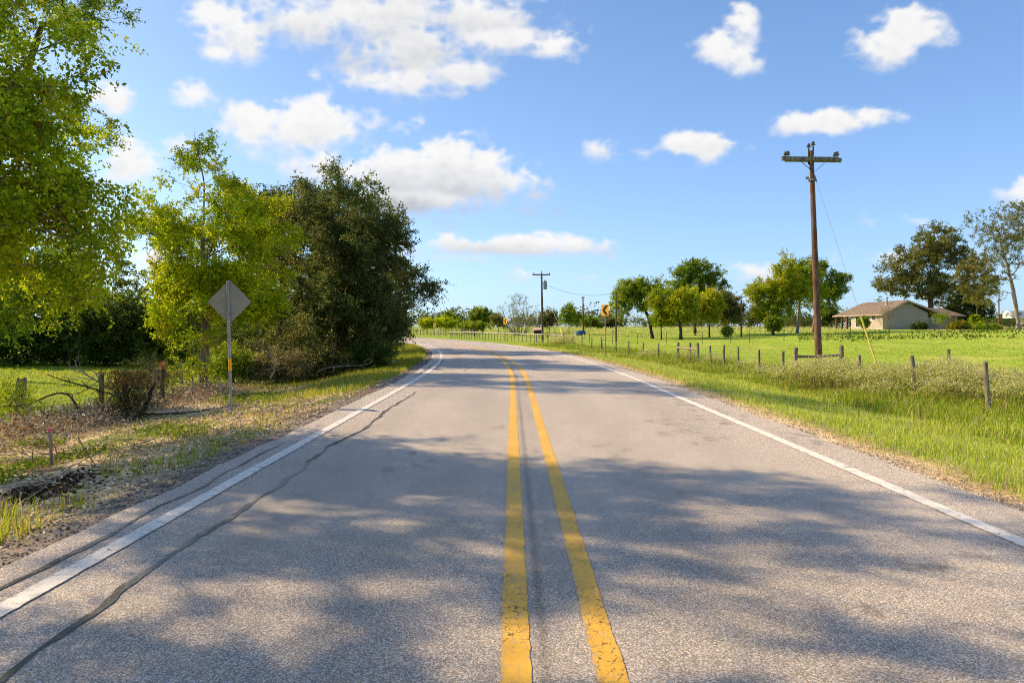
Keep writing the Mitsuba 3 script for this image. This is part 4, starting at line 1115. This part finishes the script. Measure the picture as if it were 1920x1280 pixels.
branch(rng, k, '', [g0(-7.9, 27.5, .25), g0(-7.1, 27.3, .42), g0(-6.2, 27.5, .36), g0(-5.6, 27.4, .5)], .03, .01, 'bark_pale', 7, .6)
k = thing('dead_branch', 'thin pale stick on the grass left of the white scrap', 'branch')
branch(rng, k, '', [g0(-5.9, 30.0, .05), g0(-5.7, 30.0, .2), g0(-5.5, 30.0, .42), g0(-5.4, 30.0, .6)], .02, .008, 'bark_pale', 3, .3)
k = thing('dead_branch', 'stick lying beside the black soil heap', 'branch')
branch(rng, k, '', [g0(-5.35, 7.0, .03), g0(-5.1, 7.2, .1), g0(-4.95, 7.4, .16), g0(-4.7, 7.75, .22)], .009, .005, 'bark_pale', 2, .15)

# the shredded cedar stump beside the second post
sk = thing('shredded_stump', 'shredded orange-brown cedar stump with ragged splinters beside the second left fence post', 'stump')
bx_, by_ = -9.35, 16.6
bz_ = gz(bx_, by_)
stem_parts, spl, spc = [], [], []
for kx_, ky_, r in [(-.02, 0, .075), (.22, .1, .06), (-.2, .15, .05), (.1, -.12, .045)]:
    t = np.linspace(0, 1, 8)[:, None]
    e = np.array([kx_ * 1.6 + rng.normal(0, .05), ky_, rng.uniform(.8, 1.15)])
    stem_parts.append(tube(np.array([bx_ + kx_, by_ + ky_, bz_ - .1]) + e * t + rng.normal(0, .012, (8, 3)), r * (1 - .45 * t[:, 0]), 8))
part(sk, 'stem', cat_mesh(stem_parts), 'bark_dark', smooth=True)
dark_spl = []
for _ in range(520):
    a = rng.uniform(0, 2 * np.pi)
    top = rng.random() < .5
    h = rng.uniform(.80, 1.12) if top else rng.uniform(.1, .9)
    b = np.array([bx_ + .24 * rng.normal(), by_ + .16 * rng.normal(), bz_ + h])
    d = np.array([math.cos(a) * .8, math.sin(a) * .6, rng.normal(-.35, .5)])
    L = rng.uniform(.08, .30) if top else rng.uniform(.12, .45)
    u = np.linspace(0, 1, 4)[:, None]
    w_ = b + d * L * u - np.array([0, 0, .25]) * L * u * u
    (spl if top or rng.random() < .25 else dark_spl).append(tube(w_, rng.uniform(.004, .013) * np.array([1, .9, .7, .3]), 4))
part(sk, 'splinters', cat_mesh(spl), 'red_wood')
part(sk, 'dead_twigs', cat_mesh(dark_spl), 'weathered_wood')
labels[sk + '__splinters'] = {'kind': 'stuff'}
labels[sk + '__dead_twigs'] = {'kind': 'stuff'}
tips = np.stack([bx_ + rng.normal(.1, .34, 190), by_ + rng.normal(0, .25, 190), bz_ + rng.uniform(.2, 1.1, 190)], 1)
m, c = sprays(rng, tips, rng.normal(size=tips.shape), 5, 8, .22, .05, .3, [(.10, .13, .03), (.16, .17, .05), (.06, .08, .02), (.30, .18, .09)], [3, 2, 3, 1.2])
part(sk, 'foliage', m, 'leaf', color=c)

# a broken trunk beside the third post, with a torn orange top
bt = thing('broken_stump', 'thin broken trunk with a torn orange top right of the third left fence post', 'stump')
bx2, by2 = bearing(305, 20.5), 20.5
b2 = gz(bx2, by2)
part(bt, 'stem', tube([(bx2, by2, b2 - .1), (bx2 - .02, by2, b2 + .5), (bx2 + .02, by2, b2 + .95)], [.075, .06, .055], 8), 'bark_dark', smooth=True)
part(bt, 'torn_top', cat_mesh([tube([(bx2 + rng.normal(0, .03), by2 + rng.normal(0, .03), b2 + .9), (bx2 + rng.normal(0, .09), by2 + rng.normal(0, .05), b2 + rng.uniform(1.0, 1.2))], [.016, .003], 4) for _ in range(34)]), 'red_wood')

for i, (x, y, r, h, pal, wts, lab, nm, cat, sz) in enumerate([
        (bearing(276, 21.5), 21.5, .75, 1.35, [(.05, .075, .025), (.08, .10, .03), (.035, .055, .02)], [3, 2, 2], 'feathery young juniper in front of the third left fence post', 'juniper', 'shrub', .05),
        (-10.75, 14.75, .55, 1.1, FRESH, [4, 3, 3, 1, .2], 'leafy green sapling growing against the leftmost fence post', 'sapling', 'shrub', .05),
        (-10.95, 12.6, .5, .9, FRESH, [4, 3, 3, 1, 1.5], 'green scrambling bush at the left edge under the big tree', 'bush', 'bush', .05),
        (-10.6, 22.6, 1.0, 1.2, FRESH, [4, 3, 3, 1, .2], 'fresh green undergrowth bush at the foot of the yellow-green tree, left of the sign post', 'bush', 'bush', .07),
        (-11.3, 21.9, .7, .9, SAGE, [3, 3, 2, 1], 'dry brown brush between the third fence post and the yellow-green tree', 'bush', 'bush', .06)]):
    z = gz(x, y)
    tree(nm, lab, 500 + i, [(x, y, z), (x + .03, y, z + h * .45)], [(x, y, z + h * .6, r, r * .8, h * .5)], 75, .03, 'bark_grey', 4, 8, .3, sz, .45, pal, wts, cat=cat, bf=.12, step=.15, thin=.0)


# ------------------------------------------------------------------ grass, weeds, litter, gravel
def blades(rng, x, y, h, w, cols, lean=.35, tipcol=None):
    n = len(x)
    z = ground_z(x, y) - .02
    a = rng.uniform(0, 2 * np.pi, n)
    ax = np.stack([np.cos(a), np.sin(a), a * 0], 1)
    b = rng.uniform(0, 2 * np.pi, n)
    bend = np.stack([np.cos(b), np.sin(b), b * 0], 1) * (np.abs(rng.normal(0, lean, n)) * h)[:, None]
    p = np.stack([x, y, z], 1)
    up = np.array([0, 0, 1.0])
    w = np.broadcast_to(w, (n,))[:, None]
    v = np.stack([p - ax * w * .5, p + ax * w * .5, p + up * (h * .55)[:, None] + bend * .35 + ax * w * .42, p + up * (h * .55)[:, None] + bend * .35 - ax * w * .42, p + up * h[:, None] * .97 + bend], 1).reshape(-1, 3)
    k = np.arange(n)[:, None] * 5
    f = np.concatenate([k + [[0, 1, 2]], k + [[0, 2, 3]], k + [[3, 2, 4]]], 0)
    c = np.repeat(cols[:, None, :], 5, 1)
    if tipcol is not None:
        c[:, 4] = tipcol
        c[:, 2:4] = .6 * c[:, 2:4] + .4 * tipcol[:, None]
    return (v, f), c.reshape(-1, 3)


def pick(rng, n, cols, wts, spread=.18):
    cols = np.asarray(cols, float)
    return np.clip(cols[rng.choice(len(cols), n, p=np.array(wts) / sum(wts))] * (1 + rng.normal(0, spread, (n, 1))), .01, .8)


def patchy(x, y, scale, lo, hi, seed):
    return sstep(lo, hi, meshkit.fbm(np.stack([x / scale, y / scale, x * 0], -1), 3, seed))


def sow(rng, n, s0, s1, q0, q1, power=1.7):
    """Points along the road, denser near: s from s0 to s1, q from q0 to q1."""
    s = s0 + (s1 - s0) * rng.random(n) ** power
    q = rng.uniform(q0, q1, n)
    return road_at(s, q)


rng = np.random.default_rng(31)
BRIGHT = [(.40, .50, .045), (.50, .58, .08), (.29, .41, .03), (.62, .60, .22), (.66, .60, .34)]
# right verge: lush cut grass
x, y = sow(rng, 100000, 5.5, 62, 4.55, 9.6, 2.0)
q = road_q(x, y)
edge = sstep(4.3, 5.0, q + .7 * (meshkit.fbm(np.stack([x * 1.1, y * 1.1, x * 0], -1), 3, 9) - .5))
keep = rng.random(len(x)) < (.12 + .88 * edge)
x, y, q, edge = x[keep], y[keep], q[keep], edge[keep]
hgt = rng.uniform(.08, .20, len(x)) * (.45 + .55 * edge) * (.7 + .6 * patchy(x, y, 1.7, .3, .7, 4))
col = pick(rng, len(x), BRIGHT, [4, 4, 3, 2, .8])
straw = rng.random(len(x)) < .75 * (1 - edge) + .04
col[straw] = pick(rng, int(straw.sum()), [(.46, .36, .19), (.36, .26, .13), (.52, .44, .26)], [2, 1, 1])
tip = np.clip(col * 1.15 + np.array([.05, .04, .02]) * rng.random((len(x), 1)), 0, .7)
m, c = blades(rng, x, y, hgt, .0055 + .00045 * y, col, .4, tip)
stuff('verge_grass', m, 'blade', 'bright green cut grass on the verge right of the road', 'grass', color=c)
# straw thatch along its edge
x, y = sow(rng, 14000, 5, 45, 4.35, 5.15, 1.8)
a = rng.uniform(0, 2 * np.pi, len(x))
ctr = np.stack([x, y, ground_z(x, y) + rng.uniform(.0, .03, len(x))], 1)
m, c = leaf_mesh(rng, ctr, np.stack([np.cos(a), np.sin(a), rng.normal(0, .12, len(a))], 1), .13 + .002 * y, .06, pick(rng, len(x), [(.66, .55, .34), (.56, .43, .24), (.72, .64, .44)], [2, 1, 1]), lie=.5)
stuff('straw', m, 'blade', 'dry straw of cut grass along the edge of the road on the right', 'straw', color=c)
# rougher growth up to the fence
x, y = sow(rng, 40000, 8, 70, 8.4, 12.2, 1.7)
pt_ = patchy(x, y, 1.3, .35, .65, 14)
hgt = rng.uniform(.12, .34, len(x)) * (.6 + .8 * pt_)
col = pick(rng, len(x), [(.26, .37, .026), (.35, .44, .035), (.18, .28, .022), (.46, .43, .13), (.50, .40, .20)], [4, 3, 3, 1.5, 1])
m, c = blades(rng, x, y, hgt, .008 + .0005 * y, col, .5)
stuff('rough_grass', m, 'blade', 'taller rough grass and weeds along the right fence', 'grass', color=c)
# pasture turf on the right
n = 72000
d = 13 + 52 * rng.random(n) ** 1.4
x = d * rng.uniform(-.02, .86, n)
y = d
q = road_q(x, y)
ok = (q > 11.3) & (x / y < .84)
x, y = x[ok], y[ok]
far = meshkit.fbm(np.stack([x * .16, y * .09, x * 0], -1), 3, 6)
hgt = rng.uniform(.03, .075, len(x)) * (1 + .5 * sstep(.5, .7, far)) * (1 - .4 * sstep(30, 70, y))
col = pick(rng, len(x), [(.20, .295, .025), (.26, .35, .036), (.165, .25, .022), (.32, .36, .07)], [4, 4, 2, 1], .1)
m, c = blades(rng, x, y, hgt, .007 + .0004 * y, col, .6)
stuff('pasture_grass', m, 'blade', 'short sunlit pasture grass right of the fence', 'grass', color=c)
# darker weed patches in the pasture towards the house
n = 7000
x = rng.uniform(22, 66, n)
y = rng.uniform(60, 86, n)
ok = (meshkit.fbm(np.stack([x / 3.0, y / 5.0, x * 0], -1), 3, 27) > .52) & (x / y < .82) & (x / y > .42)
x, y = x[ok], y[ok]
ctr = np.stack([x, y, ground_z(x, y) + rng.uniform(.05, .28, len(x))], 1)
m, c = leaf_mesh(rng, ctr, rng.normal(size=ctr.shape) + [0, 0, .6], .24, .5, pick(rng, len(x), [(.09, .15, .02), (.13, .19, .025), (.07, .11, .02)], [2, 2, 1]))
stuff('pasture_weeds', m, 'leaf', 'broad-leaved weeds in a darker band across the right pasture', 'weeds', color=c)
# tall seeding grass strip far behind the pasture
n = 16000
d = rng.uniform(96, 215, n)
x = d * rng.uniform(-.18, .78, n)
q = road_q(x, d)
ok = (q > 22) & ((x < 55) | (x > 86) | (d > 132))
x, y = x[ok], d[ok]
m, c = blades(rng, x, y, rng.uniform(.2, .6, len(x)) * (.4 + .7 * patchy(x, y, 14, .3, .7, 41)), .10, pick(rng, len(x), [(.50, .48, .18), (.40, .43, .12), (.58, .50, .26), (.32, .38, .09)], [3, 3, 2, 2]), .5)
stuff('hay_grass', m, 'blade', 'uncut yellowing grass along the back of the right pasture', 'grass', color=c)

# pale flowering weeds along the right fence
rng = np.random.default_rng(36)
tips, pale = [], []
for px, d, r, h in [(1490, 22.8, .8, .75), (1520, 22.0, .9, .85), (1555, 21.6, 1.0, .9), (1590, 21.0, .9, .85), (1630, 20.0, .8, .7), (1660, 19.6, .9, .8), (1700, 19.8, .9, .75), (1740, 18.8, .9, .8), (1775, 19.5, 1.0, .9), (1800, 18.0, .9, .75), (1830, 18.5, .9, .8),
                    (1870, 17.8, .9, .6), (1910, 17.5, .9, .65), (1885, 16.2, .7, .5), (1760, 17.4, .6, .55), (1440, 25.5, .7, .5), (1400, 28.5, .7, .5), (1340, 34.0, .8, .5), (1290, 37.0, .8, .6), (1550, 23.5, .9, .8), (1940, 16.5, .9, .7), (1060, 69.0, 1.6, .9), (1040, 71.0, 1.2, .7), (1215, 42, .8, .45), (1650, 18.4, .6, .45)]:
    x0 = bearing(px, d)
    k = int(430 * r * r * h + 60)
    u = rng.normal(0, .5, (k, 2))
    zz = rng.random(k) ** .5
    xx, yy = x0 + u[:, 0] * r, d + u[:, 1] * r
    env = np.exp(-.5 * (u ** 2).sum(1) * 1.3)
    tips.append(np.stack([xx, yy, ground_z(xx, yy) + .05 + zz * h * (.45 + .65 * env)], 1))
    pale.append(zz)
tips, pale = np.vstack(tips), np.concatenate(pale)
leafcols = [(.40, .46, .09), (.50, .52, .14), (.29, .37, .06), (.54, .48, .20)]
m1, c1 = sprays(rng, tips, np.tile([0, 0, 1.0], (len(tips), 1)), 2, 4, .16, .045, .4, leafcols, [3, 3, 2, 2])
fl = tips[pale > .6]
fl = np.repeat(fl, 3, 0) + rng.normal(0, .05, (len(fl) * 3, 3)) + [0, 0, .04]
m2, c2 = leaf_mesh(rng, fl, rng.normal(size=fl.shape), .040, .8, pick(rng, len(fl), [(.78, .72, .42), (.70, .62, .30), (.80, .76, .54)], [2, 2, 1]))
stems = np.repeat(tips[::3], 1, 0)
m3, c3 = blades(rng, stems[:, 0], stems[:, 1], np.maximum(.1, stems[:, 2] - ground_z(stems[:, 0], stems[:, 1])), .012, pick(rng, len(stems), [(.20, .18, .06), (.26, .18, .09)], [1, 1]), .1)
stuff('flowering_weeds', cat_mesh([m1, m2, m3]), 'leaf', 'pale flowering weeds massed along the right fence', 'weeds', color=np.vstack([c1, c2, c3]))

# left verge
rng = np.random.default_rng(41)


def left_points(n, s0, s1, q0, q1, power=1.5):
    return sow(rng, n, s0, s1, q0, q1, power)


x, y = left_points(46000, 4.5, 27, -11.6, -4.0, 1.3)
keep = patchy(x, y, 1.2, .50, .72, 51) * .42 + .04 > rng.random(len(x))
tuft = patchy(x, y, .5, .45, .6, 52)
x, y, tuft = x[keep], y[keep], tuft[keep]
edge = sstep(1.9, .6, np.abs(road_q(x, y) + 5.0))
col = pick(rng, len(x), [(.22, .31, .022), (.32, .38, .028), (.40, .36, .08), (.48, .37, .18), (.15, .23, .02)], [3, 3, 2, 2, 2])
m, c = blades(rng, x, y, rng.uniform(.04, .13, len(x)) * (.7 + .9 * tuft), .006 + .0005 * y, col, .7)
stuff('verge_grass', m, 'blade', 'patchy thin grass on the torn-up verge left of the road', 'grass', color=c)
# taller tufts close to the asphalt and beyond the sign
x, y = left_points(26000, 4.5, 62, -6.6, -4.15, 1.4)
q = road_q(x, y)
dens = np.where(y < 9.5, sstep(.35, .6, patchy(x, y, .7, .35, .65, 61)) * (q > -5.6), np.where(y < 15, .12, sstep(15, 19, y)))
ok = rng.random(len(x)) < dens
x, y = x[ok], y[ok]
col = pick(rng, len(x), [(.30, .37, .025), (.42, .43, .045), (.46, .39, .12), (.20, .28, .02)], [3, 3, 2, 2])
m, c = blades(rng, x, y, rng.uniform(.10, .26, len(x)), .006 + .0005 * y, col, .55)
stuff('verge_grass', m, 'blade', 'yellow-green grass tufts lining the left edge of the asphalt', 'grass', color=c)
# turf inside the bend under the trees
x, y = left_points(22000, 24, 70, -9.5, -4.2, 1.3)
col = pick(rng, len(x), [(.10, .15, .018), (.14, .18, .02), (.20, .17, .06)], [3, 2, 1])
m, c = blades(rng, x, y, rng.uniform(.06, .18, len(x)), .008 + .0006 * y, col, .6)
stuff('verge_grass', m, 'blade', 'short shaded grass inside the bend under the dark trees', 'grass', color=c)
# left pasture
n = 30000
d = 14.5 + 26 * rng.random(n) ** 1.2
x = -11.2 - 22 * rng.random(n)
y = d
m, c = blades(rng, x, y, rng.uniform(.05, .14, n), .010 + .0007 * y, pick(rng, n, [(.36, .43, .025), (.44, .48, .04), (.27, .36, .025)], [3, 3, 1]), .6)
stuff('pasture_grass', m, 'blade', 'sunlit yellow-green grass of the small pasture behind the left fence', 'grass', color=c)
# shredded litter: dead leaves, bark chips, twigs
x, y = left_points(60000, 4.2, 26, -12.0, -4.0, 1.25)
keep = .38 + .62 * patchy(x, y, 1.1, .62, .38, 71) > rng.random(len(x))
x, y = x[keep], y[keep]
ctr = np.stack([x, y, ground_z(x, y) + np.abs(rng.normal(0, .028, len(x)))], 1)
a = rng.uniform(0, 2 * np.pi, len(x))
ax = np.stack([np.cos(a), np.sin(a), rng.normal(.06, .25, len(a))], 1)
m, c = leaf_mesh(rng, ctr, ax, .055 + .0012 * y, .38, pick(rng, len(x), [(.60, .47, .31), (.48, .35, .21), (.70, .58, .42), (.24, .16, .10), (.56, .40, .22)], [3, 3, 2, 1.4, 1.5], .25), curl=.35, lie=.45)
stuff('litter_mulch', m, 'matte', 'shredded brown leaves and bark chips covering the left verge', 'leaf litter', color=c)
parts, cc = [], []
for k in range(900):
    s = 4.5 + 21 * rng.random() ** 1.2
    q = rng.uniform(-11.5, -4.3)
    px_, py_ = (float(v) for v in road_at(s, q))
    a, L = rng.uniform(0, 2 * np.pi), rng.uniform(.1, .55)
    e = np.array([math.cos(a), math.sin(a), rng.normal(.05, .25)]) * L
    b = np.array([px_, py_, gz(px_, py_) + rng.uniform(.01, .05)])
    v, f = tube([b, b + e * .5 + rng.normal(0, .02, 3), b + e], rng.uniform(.003, .009), 4, cap=False)
    parts.append((v, f))
    cc.append(np.tile(pick(rng, 1, [(.34, .27, .20), (.20, .14, .10), (.44, .38, .30)], [2, 2, 1]), (len(v), 1)))
stuff('twigs', cat_mesh(parts), 'matte', 'broken twigs scattered over the left verge', 'twigs', color=np.vstack(cc))
# brush heaped along the left fence
n = 9000
s = 11 + 13 * rng.random(n)
q = -10.2 + rng.normal(0, .55, n)
x, y = road_at(s, q)
hh = np.abs(rng.normal(0, .22, n)) * patchy(x, y, 1.4, .35, .6, 83)
ctr = np.stack([x, y, ground_z(x, y) + hh], 1)
m, c = leaf_mesh(rng, ctr, rng.normal(size=ctr.shape), .10, .35, pick(rng, n, [(.58, .44, .28), (.46, .33, .20), (.68, .56, .39), (.25, .17, .10)], [3, 3, 2, 1.5], .25))
stuff('brush_debris', m, 'matte', 'heaps of dead brown brush along the left fence', 'brush', color=c)
# low broad-leaved weeds
n = 9500
centres = np.array([(-7.7, 9.3, .75), (-7.0, 9.9, .6), (-6.6, 10.6, .5), (-8.3, 10.2, .6), (-5.9, 12.2, .45), (-6.4, 12.8, .5), (-8.0, 8.6, .5), (-6.3, 8.6, .35), (-7.2, 13.8, .5), (-5.4, 11.6, .3), (-8.9, 12.9, .5), (-7.5, 19.5, .8), (-6.4, 18.3, .7), (-8.2, 21, .9)])
w = centres[:, 2] ** 2
i = rng.choice(len(centres), n, p=w / w.sum())
x = centres[i, 0] + rng.normal(0, .5, n) * centres[i, 2]
y = centres[i, 1] + rng.normal(0, .5, n) * centres[i, 2]
ctr = np.stack([x, y, ground_z(x, y) + np.abs(rng.normal(.03, .06, n))], 1)
ax = rng.normal(size=ctr.shape) * [1, 1, .5] + [0, 0, .25]
m, c = leaf_mesh(rng, ctr, ax, .055, .55, pick(rng, n, [(.16, .25, .025), (.23, .32, .03), (.11, .18, .022), (.32, .37, .04)], [3, 3, 2, 1]), lie=.7)
stuff('verge_weeds', m, 'leaf', 'low broad-leaved green weeds in patches on the left verge', 'weeds', color=c)


# gravel shoulders
def stones(rng, x, y, size, cols):
    ico = np.array([[0, 0, 1], [1, 0, 0], [0, 1, 0], [-1, 0, 0], [0, -1, 0], [0, 0, -1.0]])
    fc = np.array([[0, 1, 2], [0, 2, 3], [0, 3, 4], [0, 4, 1], [5, 2, 1], [5, 3, 2], [5, 4, 3], [5, 1, 4]])
    n = len(x)
    a = rng.uniform(0, 2 * np.pi, n)
    sc = size[:, None] * rng.uniform(.6, 1.3, (n, 3)) * [1, 1, .65]
    v = ico[None] * sc[:, None, :] * rng.uniform(.75, 1.2, (n, 6, 1))
    c, s = np.cos(a)[:, None], np.sin(a)[:, None]
    v = np.stack([v[..., 0] * c - v[..., 1] * s, v[..., 0] * s + v[..., 1] * c, v[..., 2]], -1)
    v = v + np.stack([x, y, ground_z(x, y) + size * .25], 1)[:, None]
    f = (np.arange(n)[:, None, None] * 6 + fc[None]).reshape(-1, 3)
    return (v.reshape(-1, 3), f), np.repeat(cols, 6, 0)


x, y = sow(rng, 8000, 5.2, 48, 4.24, 4.66, 1.7)
m, c = stones(rng, x, y, rng.uniform(.006, .017, len(x)), pick(rng, len(x), [(.44, .37, .30), (.30, .25, .20), (.58, .50, .42), (.17, .145, .125)], [3, 3, 1.5, 2], .2))
stuff('gravel', m, 'matte', 'loose grey-brown gravel along the right edge of the asphalt', 'gravel', color=c)
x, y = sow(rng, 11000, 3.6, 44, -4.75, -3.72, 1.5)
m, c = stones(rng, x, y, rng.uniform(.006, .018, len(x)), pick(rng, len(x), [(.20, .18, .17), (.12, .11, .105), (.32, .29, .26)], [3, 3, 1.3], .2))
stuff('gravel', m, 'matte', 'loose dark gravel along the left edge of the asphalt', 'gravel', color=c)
# clods of the black soil heap
n = 900
x, y = -5.05 + rng.normal(0, .34, n), 7.55 + rng.normal(0, .28, n)
m, c = stones(rng, x, y, rng.uniform(.006, .026, n), pick(rng, n, [(.045, .029, .02), (.075, .05, .034), (.03, .02, .014)], [2, 1, 1], .2))
stuff('soil_clods', m, 'matte', 'crumbling black soil dug up beside the road on the left', 'soil', color=c)
